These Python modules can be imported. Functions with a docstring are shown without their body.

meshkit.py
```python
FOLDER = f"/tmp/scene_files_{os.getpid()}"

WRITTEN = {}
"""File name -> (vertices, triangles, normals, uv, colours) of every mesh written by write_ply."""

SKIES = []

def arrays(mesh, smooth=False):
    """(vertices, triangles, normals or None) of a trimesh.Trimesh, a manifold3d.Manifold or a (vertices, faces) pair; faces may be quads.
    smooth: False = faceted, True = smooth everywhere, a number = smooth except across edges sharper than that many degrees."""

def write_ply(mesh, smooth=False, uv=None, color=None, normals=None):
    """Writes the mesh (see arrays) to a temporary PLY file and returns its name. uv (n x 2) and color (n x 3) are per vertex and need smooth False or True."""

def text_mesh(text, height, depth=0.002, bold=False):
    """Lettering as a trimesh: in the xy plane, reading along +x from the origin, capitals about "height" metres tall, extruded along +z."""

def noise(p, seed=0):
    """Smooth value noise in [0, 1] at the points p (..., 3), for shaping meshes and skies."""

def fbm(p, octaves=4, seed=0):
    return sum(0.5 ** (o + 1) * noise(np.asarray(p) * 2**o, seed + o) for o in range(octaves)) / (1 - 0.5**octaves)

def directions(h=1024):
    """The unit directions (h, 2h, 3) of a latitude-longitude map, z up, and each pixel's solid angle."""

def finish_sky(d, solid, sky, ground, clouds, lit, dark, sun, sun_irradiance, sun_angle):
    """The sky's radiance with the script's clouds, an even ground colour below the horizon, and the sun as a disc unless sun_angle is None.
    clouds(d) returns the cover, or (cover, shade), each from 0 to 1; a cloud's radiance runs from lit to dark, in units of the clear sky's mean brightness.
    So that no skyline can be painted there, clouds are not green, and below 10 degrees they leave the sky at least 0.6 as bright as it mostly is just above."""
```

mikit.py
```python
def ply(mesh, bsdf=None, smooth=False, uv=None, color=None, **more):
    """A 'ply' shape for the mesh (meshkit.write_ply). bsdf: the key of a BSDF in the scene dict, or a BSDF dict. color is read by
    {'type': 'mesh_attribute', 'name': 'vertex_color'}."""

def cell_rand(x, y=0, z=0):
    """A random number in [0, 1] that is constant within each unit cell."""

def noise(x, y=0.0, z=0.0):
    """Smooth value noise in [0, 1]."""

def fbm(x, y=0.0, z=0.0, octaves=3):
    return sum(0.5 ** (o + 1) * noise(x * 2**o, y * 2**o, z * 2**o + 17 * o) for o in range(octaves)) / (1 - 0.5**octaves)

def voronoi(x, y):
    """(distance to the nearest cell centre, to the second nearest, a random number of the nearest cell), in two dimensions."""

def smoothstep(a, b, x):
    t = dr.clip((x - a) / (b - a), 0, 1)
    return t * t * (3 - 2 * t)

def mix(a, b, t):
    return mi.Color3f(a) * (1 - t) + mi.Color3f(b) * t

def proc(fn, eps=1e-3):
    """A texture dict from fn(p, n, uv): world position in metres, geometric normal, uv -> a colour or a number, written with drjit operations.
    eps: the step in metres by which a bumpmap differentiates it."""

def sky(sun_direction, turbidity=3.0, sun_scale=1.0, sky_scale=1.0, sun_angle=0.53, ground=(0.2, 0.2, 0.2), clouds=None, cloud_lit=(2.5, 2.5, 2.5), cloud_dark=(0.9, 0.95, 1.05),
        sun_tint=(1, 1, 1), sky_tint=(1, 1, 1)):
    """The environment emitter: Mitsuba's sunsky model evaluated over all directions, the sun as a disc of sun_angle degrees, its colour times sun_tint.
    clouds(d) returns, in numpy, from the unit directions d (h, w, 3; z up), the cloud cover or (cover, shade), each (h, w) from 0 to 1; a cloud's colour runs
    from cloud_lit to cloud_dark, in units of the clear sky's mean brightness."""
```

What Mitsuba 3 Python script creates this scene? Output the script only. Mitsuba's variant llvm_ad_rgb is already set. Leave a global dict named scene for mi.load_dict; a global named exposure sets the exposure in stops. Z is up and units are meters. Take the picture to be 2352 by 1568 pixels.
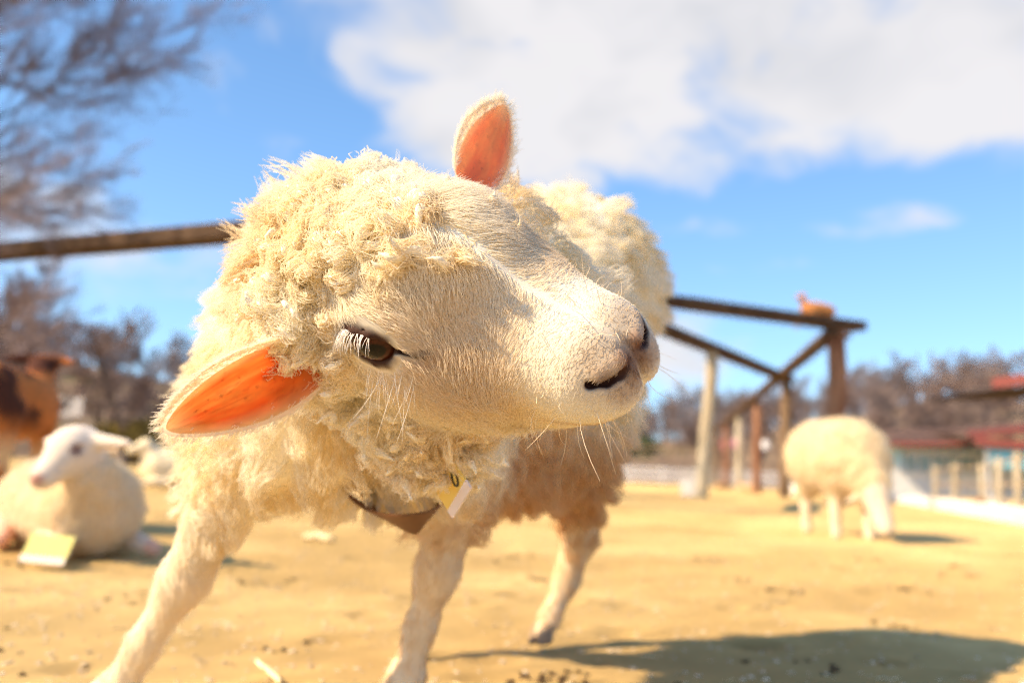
import os, math, random
import numpy as np, trimesh, mitsuba as mi, drjit as dr
import mikit, meshkit
from scipy.spatial import cKDTree
from scipy.spatial.transform import Rotation

rng = np.random.default_rng(7)
random.seed(7)
scene, labels = {}, {}
T = mi.ScalarTransform4f
A = lambda *v: np.array(v, float)
unit = lambda v: v / (np.linalg.norm(v, axis=-1, keepdims=True) + 1e-12)

# ------------------------------------------------------------------ camera, sky, exposure
FPX, W2, H2 = 1960.0, 1176.0, 784.0          # focal length and centre, in the units of a 2352 x 1568 picture
PITCH, ROLL = math.radians(8.73), 0.041
CAM = A(0, 0, 0.28)
Fw = A(0, math.cos(PITCH), math.sin(PITCH))
_up = A(0, -math.sin(PITCH), math.cos(PITCH))
Rt = A(1, 0, 0) * math.cos(ROLL) + _up * math.sin(ROLL)
Up = np.cross(Rt, Fw)
RC = np.stack([Rt, Up, -Fw], 1)
scene['camera'] = {'type': 'thinlens', 'fov': 2 * math.degrees(math.atan(W2 / FPX)), 'fov_axis': 'x', 'near_clip': 0.02, 'far_clip': 3000.0,
                   'aperture_radius': 0.0034, 'focus_distance': 0.53, 'to_world': T().look_at(CAM.tolist(), (CAM + Fw).tolist(), Up.tolist())}
exposure = 2.24
SUN = unit(A(-0.715, -0.29, 0.615))


def P(px, py, d):
    return CAM + Rt * ((px - W2) / FPX * d) + Up * ((H2 - py) / FPX * d) + Fw * d


def G(px, py, z=0.0):
    d = P(px, py, 1) - CAM
    return CAM + d * ((z - CAM[2]) / d[2])


BANKS = [(.44, .41, .24, .06, .26), (-.04, .46, .20, .13, .34), (.12, .50, .20, .10, .30), (.36, .52, .26, .12, .36), (.52, .44, .22, .09, .34), (.06, .37, .16, .06, .30), (.24, .36, .12, .05, .22), (.60, .36, .14, .05, .28), (-.25, .36, .10, .03, .06),
         (.20, .285, .08, .018, .30), (.42, .285, .13, .018, .34), (.30, .24, .08, .012, .22), (-.02, .33, .12, .03, .12), (.56, .20, .09, .016, .28), (-.55, .28, .09, .03, .26), (-.32, .47, .025, .02, .12), (-.75, .5, .2, .15, .1)]


def clouds(d):
    """fair-weather clouds: banks (azimuth, height, widths, weight) broken up by noise, and scattered ones all round"""
    az = np.arctan2(d[..., 0], d[..., 1])
    el = np.arcsin(np.clip(d[..., 2], -1, 1))
    q = np.stack([az * 3.2 - el * .8, el * 5.0 + az * .5, az * 0 + 1.7], -1)
    wq = q + .5 * (np.stack([meshkit.fbm(q * 1.6 + 9, 3, 5), meshkit.fbm(q * 1.6 + 31, 3, 6), az * 0 + .5], -1) - .5)
    n = meshkit.fbm(wq * 1.9 + A(3.1, .4, 0), 6, 11)
    fine = meshkit.fbm(wq * 6.0, 4, 3)
    v = n * 1.45 + .34 * (fine - .5) - .44
    for a, e, wa, we, k in BANKS:
        v = v + k * np.exp(-(((az - a) / wa) ** 2 + ((el - e) / we) ** 2) ** 1.5)
    far = np.clip((np.abs(az) - .75) / .4, 0, 1)
    v = v + .04 * far
    cover = np.clip((v - .33) / .46, 0, 1)
    cover = cover * cover * (3 - 2 * cover) * .97
    shade = np.clip((meshkit.fbm(wq * 2.4 + 5, 4, 21) - .40) * 2.4, 0, .9) * np.clip((v - .5) / .2, 0, 1)
    return cover, shade


scene['sky'] = mikit.sky(SUN.tolist(), turbidity=2.6, sun_scale=1.2, sky_scale=.92, clouds=clouds, cloud_lit=(1.62, 1.58, 1.60), cloud_dark=(1.24, 1.26, 1.34), ground=(0.30, 0.22, 0.12), sun_tint=(1.0, 0.94, 0.85), sky_tint=(1.24, 1.50, 1.72))


# ------------------------------------------------------------------ helpers
def numbered(key):
    if key not in scene and key not in labels:
        return key
    i = 1
    while f'{key}_{i:03d}' in scene or f'{key}_{i:03d}' in labels:
        i += 1
    return f'{key}_{i:03d}'


def thing(name, label, cat, group=None):
    key = numbered(name)
    labels[key] = {'label': label, 'category': cat}
    if group:
        labels[key]['group'] = group
    return key


def obj(name, shape, parent=None, label=None, cat=None, group=None, kind=None):
    key = numbered(f'{parent}__{name}' if parent else name)
    scene[key] = shape
    l = {k: v for k, v in (('label', label), ('category', cat), ('group', group), ('kind', kind)) if v}
    if l:
        labels[key] = l
    return key


_nc = [0]


def curves(pts, rad, bsdf, kind='linearcurve'):
    """pts (n, k, 3), rad (n, k) or (k,): one curve shape"""
    pts = np.asarray(pts, float)
    n, k, _ = pts.shape
    rad = np.broadcast_to(rad, (n, k))
    a = np.concatenate([pts, rad[..., None]], -1)
    os.makedirs(meshkit.FOLDER, exist_ok=True)
    path = f'{meshkit.FOLDER}/strands_{_nc[0]}.txt'
    _nc[0] += 1
    fmt = (('%.5f %.5f %.5f %.6f\n') * k + '\n') * n
    with open(path, 'w') as f:
        f.write(fmt % tuple(a.reshape(-1).tolist()))
    return {'type': kind, 'filename': path, 'bsdf': {'type': 'ref', 'id': bsdf}}


def smin(a, b, k):
    h = np.clip(0.5 + 0.5 * (b - a) / k, 0, 1)
    return b * (1 - h) + a * h - k * h * (1 - h)


def smax(a, b, k):
    return -smin(-a, -b, k)


def cap(p, a, b, ra, rb):
    a, b = np.asarray(a, np.float32), np.asarray(b, np.float32)
    ab = b - a
    t = np.clip((p - a) @ ab / (ab @ ab), 0, 1)
    return np.linalg.norm(p - a - t[:, None] * ab, axis=1) - (ra + (rb - ra) * t)


def ell(p, c, r, rot=None):
    q = p - np.asarray(c, np.float32)
    if rot is not None:
        q = q @ np.asarray(rot, np.float32)
    r = np.asarray(r, np.float32)
    k0 = np.linalg.norm(q / r, axis=1)
    k1 = np.linalg.norm(q / (r * r), axis=1) + 1e-9
    return k0 * (k0 - 1) / k1


def chain(p, pts, radii, k=0.01):
    d = None
    for i in range(len(pts) - 1):
        e = cap(p, pts[i], pts[i + 1], radii[i], radii[i + 1])
        d = e if d is None else smin(d, e, k)
    return d


def nets(f, lo, hi, h, slack=1.25):
    """surface nets: (vertices, quads) of the zero level of f on a grid of step h"""
    lo, hi = np.asarray(lo, float), np.asarray(hi, float)
    n = np.ceil((hi - lo) / h).astype(int) + 1
    ax = [lo[i] + h * np.arange(n[i]) for i in range(3)]
    B = 8
    nb = -(-n // B)
    cc = np.stack(np.meshgrid(*[lo[i] + h * (B * np.arange(nb[i]) + (B - 1) / 2) for i in range(3)], indexing='ij'), -1).reshape(-1, 3).astype(np.float32)
    cd = f(cc)
    v = np.repeat(np.repeat(np.repeat(cd.reshape(nb), B, 0), B, 1), B, 2)          # far from the surface the block's own value will do
    near = np.argwhere(np.abs(cd.reshape(nb)) < h * B * slack)
    loc = np.stack(np.meshgrid(*[np.arange(B)] * 3, indexing='ij'), -1).reshape(-1, 3)
    for i in range(0, len(near), 600):
        ix = (near[i:i + 600, None] * B + loc).reshape(-1, 3)
        v[tuple(ix.T)] = f((lo + h * ix).astype(np.float32))
    v = v[:n[0], :n[1], :n[2]]
    s = v < 0
    acc = np.zeros((*(n - 1), 3), np.float32)
    cnt = np.zeros(n - 1, np.float32)
    for axis in range(3):
        o = [i for i in range(3) if i != axis]
        sl0, sl1 = [slice(None)] * 3, [slice(None)] * 3
        sl0[axis], sl1[axis] = slice(0, -1), slice(1, None)
        a, b = v[tuple(sl0)], v[tuple(sl1)]
        x = (a < 0) != (b < 0)
        t = np.where(x, a / np.where(x, a - b, 1), 0)
        for c0 in (0, 1):
            for c1 in (0, 1):
                s2 = [slice(None)] * 3
                s2[o[0]] = slice(c0, n[o[0]] - 1 + c0)
                s2[o[1]] = slice(c1, n[o[1]] - 1 + c1)
                xx, tt = x[tuple(s2)], t[tuple(s2)]
                cnt += xx
                acc[..., axis] += tt
                acc[..., o[0]] += xx * c0
                acc[..., o[1]] += xx * c1
    on = cnt > 0
    idx = np.full(n - 1, -1)
    idx[on] = np.arange(on.sum())
    cell = np.argwhere(on)
    verts = lo + h * (cell + acc[on] / cnt[on][:, None])
    quads = []
    for axis in range(3):
        o = [(axis + 1) % 3, (axis + 2) % 3]
        sl0, sl1 = [slice(None)] * 3, [slice(None)] * 3
        sl0[axis], sl1[axis] = slice(0, -1), slice(1, None)
        a, b = s[tuple(sl0)], s[tuple(sl1)]
        e = np.argwhere(a != b)
        e = e[(e[:, o[0]] > 0) & (e[:, o[1]] > 0) & (e[:, o[0]] < n[o[0]] - 1) & (e[:, o[1]] < n[o[1]] - 1)]
        inside = a[tuple(e.T)]
        q = []
        for d0, d1 in ((0, 0), (-1, 0), (-1, -1), (0, -1)):
            c = e.copy()
            c[:, o[0]] += d0
            c[:, o[1]] += d1
            q.append(idx[tuple(c.T)])
        q = np.stack(q, 1)
        q[~inside] = q[~inside][:, ::-1]
        quads.append(q)
    q = np.vstack(quads)
    q = q[(q >= 0).all(1)]
    # surface nets wind (0,0),(-1,0),(-1,-1),(0,-1) counter-clockwise seen from +axis
    return verts, q


def tri(q):
    return np.vstack([q[:, [0, 1, 2]], q[:, [0, 2, 3]]])


def mesh_of(v, q):
    return trimesh.Trimesh(v, tri(q), process=False)


def sample(m, n, weight=None, seed=0):
    """n random points on the mesh: points, normals, face ids"""
    r = np.random.default_rng(seed)
    w = m.area_faces.copy()
    if weight is not None:
        w = w * weight
    f = r.choice(len(w), n, p=w / w.sum())
    b = r.dirichlet((1, 1, 1), n)
    vn = m.vertex_normals
    p = (m.vertices[m.faces[f]] * b[..., None]).sum(1)
    nn = unit((vn[m.faces[f]] * b[..., None]).sum(1))
    return p, nn, f


def frame(z):
    z = unit(z)
    a = np.where(np.abs(z[..., 2:]) < 0.9, A(0, 0, 1), A(1, 0, 0))
    x = unit(np.cross(a, z))
    return x, np.cross(z, x)


def tubes(paths, radii, sides=6):
    """paths (n, k, 3), radii (n, k): closed tapering tubes, one mesh (v, f)"""
    paths, radii = np.asarray(paths, float), np.asarray(radii, float)
    n, k, _ = paths.shape
    t = unit(np.gradient(paths, axis=1))
    x = np.zeros_like(paths)
    x0, _ = frame(t[:, 0])
    x[:, 0] = x0
    for i in range(1, k):
        x[:, i] = unit(x[:, i - 1] - (x[:, i - 1] * t[:, i]).sum(-1, keepdims=True) * t[:, i])
    y = np.cross(t, x)
    ang = np.arange(sides) * 2 * np.pi / sides
    ring = paths[:, :, None] + radii[:, :, None, None] * (np.cos(ang)[:, None] * x[:, :, None] + np.sin(ang)[:, None] * y[:, :, None])
    v = np.concatenate([ring.reshape(n, k * sides, 3), paths[:, :1] - t[:, :1] * radii[:, :1, None] * 0.4, paths[:, -1:] + t[:, -1:] * radii[:, -1:, None] * 0.8], 1)
    i, j = np.meshgrid(np.arange(k - 1), np.arange(sides), indexing='ij')
    i, j = i.ravel(), j.ravel()
    j2 = (j + 1) % sides
    f = np.vstack([np.stack([i * sides + j, i * sides + j2, (i + 1) * sides + j2], 1), np.stack([i * sides + j, (i + 1) * sides + j2, (i + 1) * sides + j], 1)])
    j = np.arange(sides)
    f = np.vstack([f, np.stack([(j + 1) % sides, j, j * 0 + k * sides], 1), np.stack([(k - 1) * sides + j, (k - 1) * sides + (j + 1) % sides, j * 0 + k * sides + 1], 1)])
    nv = v.shape[1]
    return v.reshape(-1, 3), (f[None] + (np.arange(n) * nv)[:, None, None]).reshape(-1, 3)


def diffuse(name, rgb, rough=0.8, spec=0.2, **more):
    scene[name] = {'type': 'twosided', 'bsdf': {'type': 'principled', 'base_color': rgb if isinstance(rgb, dict) else {'type': 'rgb', 'value': list(rgb)}, 'roughness': rough, 'specular': spec, **more}}


VC = {'type': 'mesh_attribute', 'name': 'vertex_color'}
# ------------------------------------------------------------------ the near sheep: shape
HM = RC @ Rotation.from_rotvec([-0.6978, -0.5927, -0.4304]).as_matrix()      # head axes (x to the nose, y to its left, z up) in the world
HT = CAM + RC @ A(-0.0563, 0.0498, -0.5886)


def H(p):
    return HT + np.asarray(p, float) @ HM.T


EYE = A(-.002, .0605, -.004)
BALL, EYER = EYE - A(0, .0080, 0), .0240
NOSTRIL = [A(.1545, .0045, -.0440), A(.1500, .0140, -.0485), A(.1430, .0220, -.0490), A(.1360, .0280, -.0455)]
LID = []
for t in np.arange(12) / 12 * 2 * np.pi:            # the rim of the lids, from the back corner over the top to the front corner and back below
    x, z = -.0220 * math.cos(t), (.0138 if math.sin(t) > 0 else .0155) * math.sin(t)
    LID.append(EYE + A(x, math.sqrt(max(.0247 ** 2 - x * x - z * z, 1e-6)) - .008, z - .10 * x))


def head_sdf(p):
    q = p.copy()
    q[:, 1] = np.abs(q[:, 1])
    d = ell(q, (-.040, 0, -.006), (.078, .060, .058))
    d = smin(d, ell(q, (.004, 0, .000), (.062, .056, .046)), .03)
    d = smin(d, ell(q, (-.003, .049, -.004), (.034, .026, .028)), .018)
    d = smin(d, cap(q, (.015, 0, .008), (.112, 0, -.0425), .033, .0180), .025)
    d = smin(d, cap(q, (.010, .012, -.045), (.113, .009, -.064), .044, .029), .025)
    d = smin(d, cap(q, (.030, .026, -.032), (.112, .014, -.050), .031, .021), .03)
    d = smin(d, ell(q, (.1230, 0, -.0565), (.0290, .0295, .0250)), .022)
    d = smin(d, ell(q, (-.012, .032, -.055), (.070, .034, .048)), .03)
    d = smin(d, cap(q, (-.030, .022, -.083), (.092, .012, -.090), .035, .0185), .025)
    d = smin(d, ell(q, (.120, .012, -.069), (.031, .0225, .0165)), .012)
    chin = smin(cap(q, (.055, .006, -.088), (.113, .004, -.0905), .0215, .0135), ell(q, (.114, 0, -.0905), (.021, .019, .011)), .01)
    d = smin(d, chin, .004)
    d = smin(d, cap(q, (-.06, 0, -.03), (-.17, 0, -.06), .058, .075), .04)          # stub of the neck
    d = smax(d, -cap(q, (.153, .006, -.0790), (.078, .034, -.0840), .0022, .0030), .005)                   # mouth line
    nos = chain(q, NOSTRIL, [.0012, .0019, .0027, .0038], .002)
    d = smax(d, -nos, .004)
    d = smin(d, cap(q, (.148, .009, -.0410), (.139, .0230, -.0410), .0034, .0034), .006)                      # rim above the nostril
    d = smax(d, -cap(q, (.155, 0, -.048), (.150, 0, -.078), .0018, .0018), .007)                          # philtrum
    d = smax(d, -cap(q, (.157, 0, -.046), (.143, 0, -.022), .0034, .0014), .008)
    # eye: socket, lids, tear duct
    r = q - np.array(EYE, np.float32)
    d = smax(d, -ell(q, EYE + A(0, .005, -.0008), (.0225, .030, .0158)), .003)
    d = smax(d, -cap(q, EYE + A(.018, .006, -.002), EYE + A(.040, .0005, -.010), .0034, .0014), .003)
    d = smin(d, chain(q, LID[:7], [.0012, .0018, .0022, .0024, .0022, .0018, .0012], .003), .002)
    return smin(d, chain(q, [*LID[6:], LID[0]], [.0014, .0018, .0020, .0020, .0020, .0016, .0014], .003), .003)


hv, hq = nets(head_sdf, (-.20, -.10, -.16), (.175, .10, .075), .0018)
print('head', len(hv))
head = mesh_of(hv, hq)

CH = P(800, 800, .92)          # middle of the chest
RU = P(1290, 662, 1.40)        # middle of the rump
MID = (CH + RU) / 2 + A(0.01, 0, -.038)
NECKB = H((-.09, 0, -.02))


def ground_at(px, py):
    return G(px, py)


leg_paths = {
    'near front': ([P(560, 1000, .90), P(500, 1170, .88), P(425, 1330, .90), P(330, 1480, .92), P(262, 1590, .93), P(225, 1640, .93)], [.050, .028, .0225, .0145, .0180, .018]),
    'far front': ([P(1040, 1020, 1.00), P(1033, 1200, .99), P(1005, 1310, .985), P(965, 1440, .985), P(930, 1560, .98), P(905, 1622, .97)], [.048, .025, .0225, .0142, .0180, .019]),
    'far hind': ([P(1325, 930, 1.44), P(1332, 1110, 1.44), P(1330, 1230, 1.47), P(1300, 1330, 1.48), P(1262, 1415, 1.45), P(1245, 1462, 1.43)], [.095, .042, .029, .0205, .0155, .0170]),
    'near hind': ([P(1060, 930, 1.30), P(1050, 1120, 1.30), P(1030, 1230, 1.34), P(1000, 1340, 1.36), P(975, 1430, 1.34), P(962, 1480, 1.34)], [.09, .042, .027, .0195, .0165, .0175]),
}
for v in leg_paths.values():        # every hoof stands on the ground
    v[0][-1][2] = v[1][-1] * .9


def body_sdf(p):
    d = smin(cap(p, CH, MID, .095, .105), cap(p, MID, RU, .105, .100), .06)
    d = smin(d, cap(p, CH + A(0, 0, .03), NECKB, .075, .055), .06)
    for pts, rad in leg_paths.values():
        e = chain(p, pts, rad, .02)
        d = smin(d, e, .035)
    return smax(d, -(p[:, 2] - .003), .004)


allp = np.vstack([np.array(v[0]) for v in leg_paths.values()] + [[CH, RU, NECKB]])
bv, bq = nets(body_sdf, allp.min(0) - .17 * A(1, 1, 0) - A(0, 0, .02), allp.max(0) + .17, .0065)
print('body', len(bv))
body = mesh_of(bv, bq)


SPOTS = [((.05, .05, -.03), .055, (.70, .50, .28), .45, (1, 1, 1)), ((.034, .055, -.016), .012, (.50, .28, .12), .5, (.7, 1, 1.6)), ((.027, .059, -.011), .0075, (.10, .04, .02), .9, (.55, 1, 2.2)),
         ((.143, .018, -.037), .024, (.46, .29, .14), .55, (1, 1, 1)), ((.145, .0235, -.0445), .0080, (.12, .05, .03), .6, (1, 1, 1.8)), ((.1535, .004, -.048), .011, (.15, .065, .045), .9, (1, 1, .75)),
         ((.156, .0, -.034), .011, (.26, .15, .10), .6, (1, 1.5, .8)), ((.151, .014, -.059), .012, (.40, .23, .12), .6, (1, .8, 1)), ((-.003, .073, -.003), .0180, (.05, .02, .012), .97, (1, .6, 1.10)),
         ((.12, .026, -.085), .008, (.55, .33, .16), .5, (.3, .3, 1))]
FUR = (.962, .90, .765)


def head_tone(q):
    """colour of skin and hair on the head at head-space points (numpy)"""
    c = A(*FUR) + np.zeros((len(q), 3))
    m = np.stack([q[:, 0], np.abs(q[:, 1]), q[:, 2]], 1)
    for at, r, col, k, ax in SPOTS:
        w = np.clip(1.4 - np.linalg.norm((m - A(*at)) * A(*ax), axis=1) / r, 0, 1)[:, None] * k
        c = c * (1 - w) + A(*col) * w
    return c


def head_fur(p, n, uv):
    """the same for the renderer, with a change from hair to hair"""
    d = [p.x - HT[0], p.y - HT[1], p.z - HT[2]]
    q = [d[0] * HM[0, k] + d[1] * HM[1, k] + d[2] * HM[2, k] for k in range(3)]
    c = mi.Color3f(*FUR)
    for at, r, col, k, ax in SPOTS:
        w = dr.clip(1.4 - dr.sqrt(dr.square((q[0] - at[0]) * ax[0]) + dr.square((dr.abs(q[1]) - at[1]) * ax[1]) + dr.square((q[2] - at[2]) * ax[2])) / r, 0, 1) * k
        c = mikit.mix(c, col, w)
    return c * (.90 + .16 * mikit.noise(p.x * 400, p.y * 400, p.z * 400))


hw = H(hv)
hcol = head_tone(hv) * .82
hm = np.stack([hv[:, 0], np.abs(hv[:, 1]), hv[:, 2]], 1).astype(np.float32)
for dist, w0, tone in ((chain(hm, NOSTRIL, [.0020, .0026, .0038, .0046], .002), .0022, (.055, .022, .015)), (cap(hm, (.153, .006, -.0790), (.078, .034, -.0840),   .0024, .0030), .0026, (.16, .07, .045)), (cap(hm, (.157, 0, -.047), (.145, 0, -.024), .0022, .0008), .0022, (.10, .055, .045)), (cap(hm, EYE + A(.016, .007, -.001), EYE + A(.040, .0005, -.010), .003, .002), .0022, (.06, .025, .015))):
    w = np.clip(1 - dist / w0, 0, 1)[:, None]
    hcol = hcol * (1 - w) + A(*tone) * w
lidd = chain(hm, [*LID, LID[0]], [.0012] * 13, .002)
w = np.clip(1.35 - lidd / .0042, 0, 1)[:, None]
hcol = hcol * (1 - w) + A(.055, .024, .016) * w
rimd = np.clip(1 - np.abs(cap(hm, (.148, .009, -.0410), (.139, .0230, -.0410), .0034, .0034)) / .0035, 0, 1)[:, None] * .35
hcol = hcol * (1 - rimd) + A(.62, .27, .12) * rimd
bcol = A(.80, .66, .46) + np.zeros((len(bv), 3))
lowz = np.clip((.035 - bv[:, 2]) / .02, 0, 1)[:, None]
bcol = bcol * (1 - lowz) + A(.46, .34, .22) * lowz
pink = meshkit.fbm(bv * 22, 3, 2)[:, None]
bcol = bcol * (.68 + .55 * pink)
diffuse('fur_skin', VC, .75, .25)
sv = np.vstack([hw, bv])
sf = np.vstack([tri(hq), tri(bq) + len(hv)])
sheep = thing('sheep', 'cream sheep close in front of the camera, woolly head twisted sideways', 'sheep')
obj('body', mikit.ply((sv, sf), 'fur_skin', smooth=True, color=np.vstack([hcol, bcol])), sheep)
hoof_dir = unit((CH - RU) * A(1, 1, 0))
diffuse('hoof_horn', mikit.proc(lambda p, n, uv: mikit.mix((.20, .14, .09), (.36, .27, .18), mikit.fbm(p.x * 40, p.y * 40, p.z * 160, 3))), .6, .3)
for pts, rad in leg_paths.values():
    f0 = A(*pts[-1][:2], 0)
    sd_ = np.cross(hoof_dir, A(0, 0, 1))

    def hoof_sdf(p, f0=f0, sd_=sd_):
        d = None
        for s in (-1, 1):
            e = chain(p, [f0 + sd_ * s * .0095 - hoof_dir * .006 + A(0, 0, .028), f0 + sd_ * s * .0100 + hoof_dir * .006 + A(0, 0, .010), f0 + sd_ * s * .0085 + hoof_dir * .022 + A(0, 0, .004)], [.0105, .0110, .0055], .004)
            d = e if d is None else np.minimum(d, e)
        return smax(d, -(p[:, 2] - .001), .002)
    v_, q_ = nets(hoof_sdf, f0 - A(.045, .045, .006), f0 + A(.045, .045, .045), .0022, 2.0)
    obj('hoof', mikit.ply((v_, q_), 'hoof_horn', smooth=True), sheep)
# ------------------------------------------------------------------ the near sheep: eyes, ears
scene['eyeball'] = {'type': 'principled', 'base_color': VC, 'roughness': .10, 'specular': .22, 'clearcoat': .12, 'clearcoat_gloss': .98}
for s in (-1, 1):
    m = trimesh.creation.icosphere(5, 1.0)
    v = m.vertices
    e = BALL * A(1, s, 1)
    look = unit(A(.30, s * .93, -.12))
    ang = np.degrees(np.arccos(np.clip(v @ look, -1, 1)))
    hx = v @ unit(np.cross(look, A(0, 0, 1)))
    hz = v @ unit(np.cross(np.cross(look, A(0, 0, 1)), look))
    iris = np.clip((41 - ang) / 4, 0, 1)[:, None]
    pup = np.clip(1.15 - ((hx / .46) ** 2 + ((hz - .08) / .27) ** 2), 0, .25)[:, None] * 4
    streak = meshkit.fbm(v * 12, 3, 4)[:, None]
    col = A(.035, .014, .010) * (1 - iris) + iris * (A(.058, .014, .006) * (.3 + 1.3 * streak))
    ring_ = np.exp(-((ang - 39) / 3.0) ** 2)[:, None]
    col = col * (1 - .8 * ring_)
    col = col * (1 - pup) + A(.005, .004, .004) * pup
    bulge = 1 + .035 * np.clip((44 - ang) / 44, 0, 1)
    obj('eye', mikit.ply(trimesh.Trimesh(H(v * EYER * bulge[:, None] + e), m.faces, process=False), 'eyeball', smooth=True, color=col), sheep)


scene['ear_skin'] = {'type': 'principledthin', 'base_color': {'type': 'rgb', 'value': [.96, .80, .62]}, 'roughness': .7, 'diff_trans': 1.1}
scene['ear_inside'] = {'type': 'principledthin', 'base_color': VC, 'roughness': .6, 'diff_trans': 1.05}


HL = lambda p: (p - HT) @ HM
EARS = {-1: (HL(P(705, 808, .605)), HL(P(362, 955, .60)), A(.81, -.59, -.10), .125), 1: (HL(P(1070, 420, .655)), HL(P(1131, 243, .705)), A(.75, .10, .25), .108)}
for k, (b, t, n, l) in EARS.items():
    print('ear', k, b.round(4), t.round(4), np.linalg.norm(t - b))
    EARS[k] = (b, t, n, np.linalg.norm(t - b))


def ear_sheet(s, inset, push, nu=40, nv=24):
    """s = -1 right, 1 left: a leaf-shaped cupped sheet in head space"""
    u, w = np.meshgrid(np.linspace(0, 1, nu), np.linspace(-1, 1, nv), indexing='ij')
    if inset < .95:
        w = -.93 + (w + 1) / 2 * 1.56
    b, tip, nrm, L = EARS[s]
    d = unit(tip - b)
    nrm = unit(nrm - d * (nrm @ d))
    z = np.cross(nrm, d)
    z = z * np.sign(z[2])
    L = L * (1 if inset > .95 else .965)
    prof = (np.sin(np.pi * np.clip(.20 + .80 * u, 0, 1) ** 1.05) ** .62) * (.0375 - .006 * u) * (1 if s < 0 else .77)
    prof = prof + 1e-5
    droop = -.004 * u ** 2
    cup = .022 * (np.abs(w) ** 2.0 - .3) * (1 - .45 * u) * (prof / .0375)
    p = b + d * (u * L)[..., None] + z * (w * prof + droop)[..., None] + nrm * (cup + push * (1 - np.abs(w) ** 4) * np.sin(np.pi * np.clip(u + .12, 0, 1)) + .012 * u ** 2)[..., None]
    i, j = np.meshgrid(np.arange(nu - 1), np.arange(nv - 1), indexing='ij')
    i, j = i.ravel(), j.ravel()
    q = np.stack([i * nv + j, (i + 1) * nv + j, (i + 1) * nv + j + 1, i * nv + j + 1], 1)
    return p.reshape(-1, 3), q if s > 0 else q[:, ::-1], u.ravel(), w.ravel()


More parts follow.
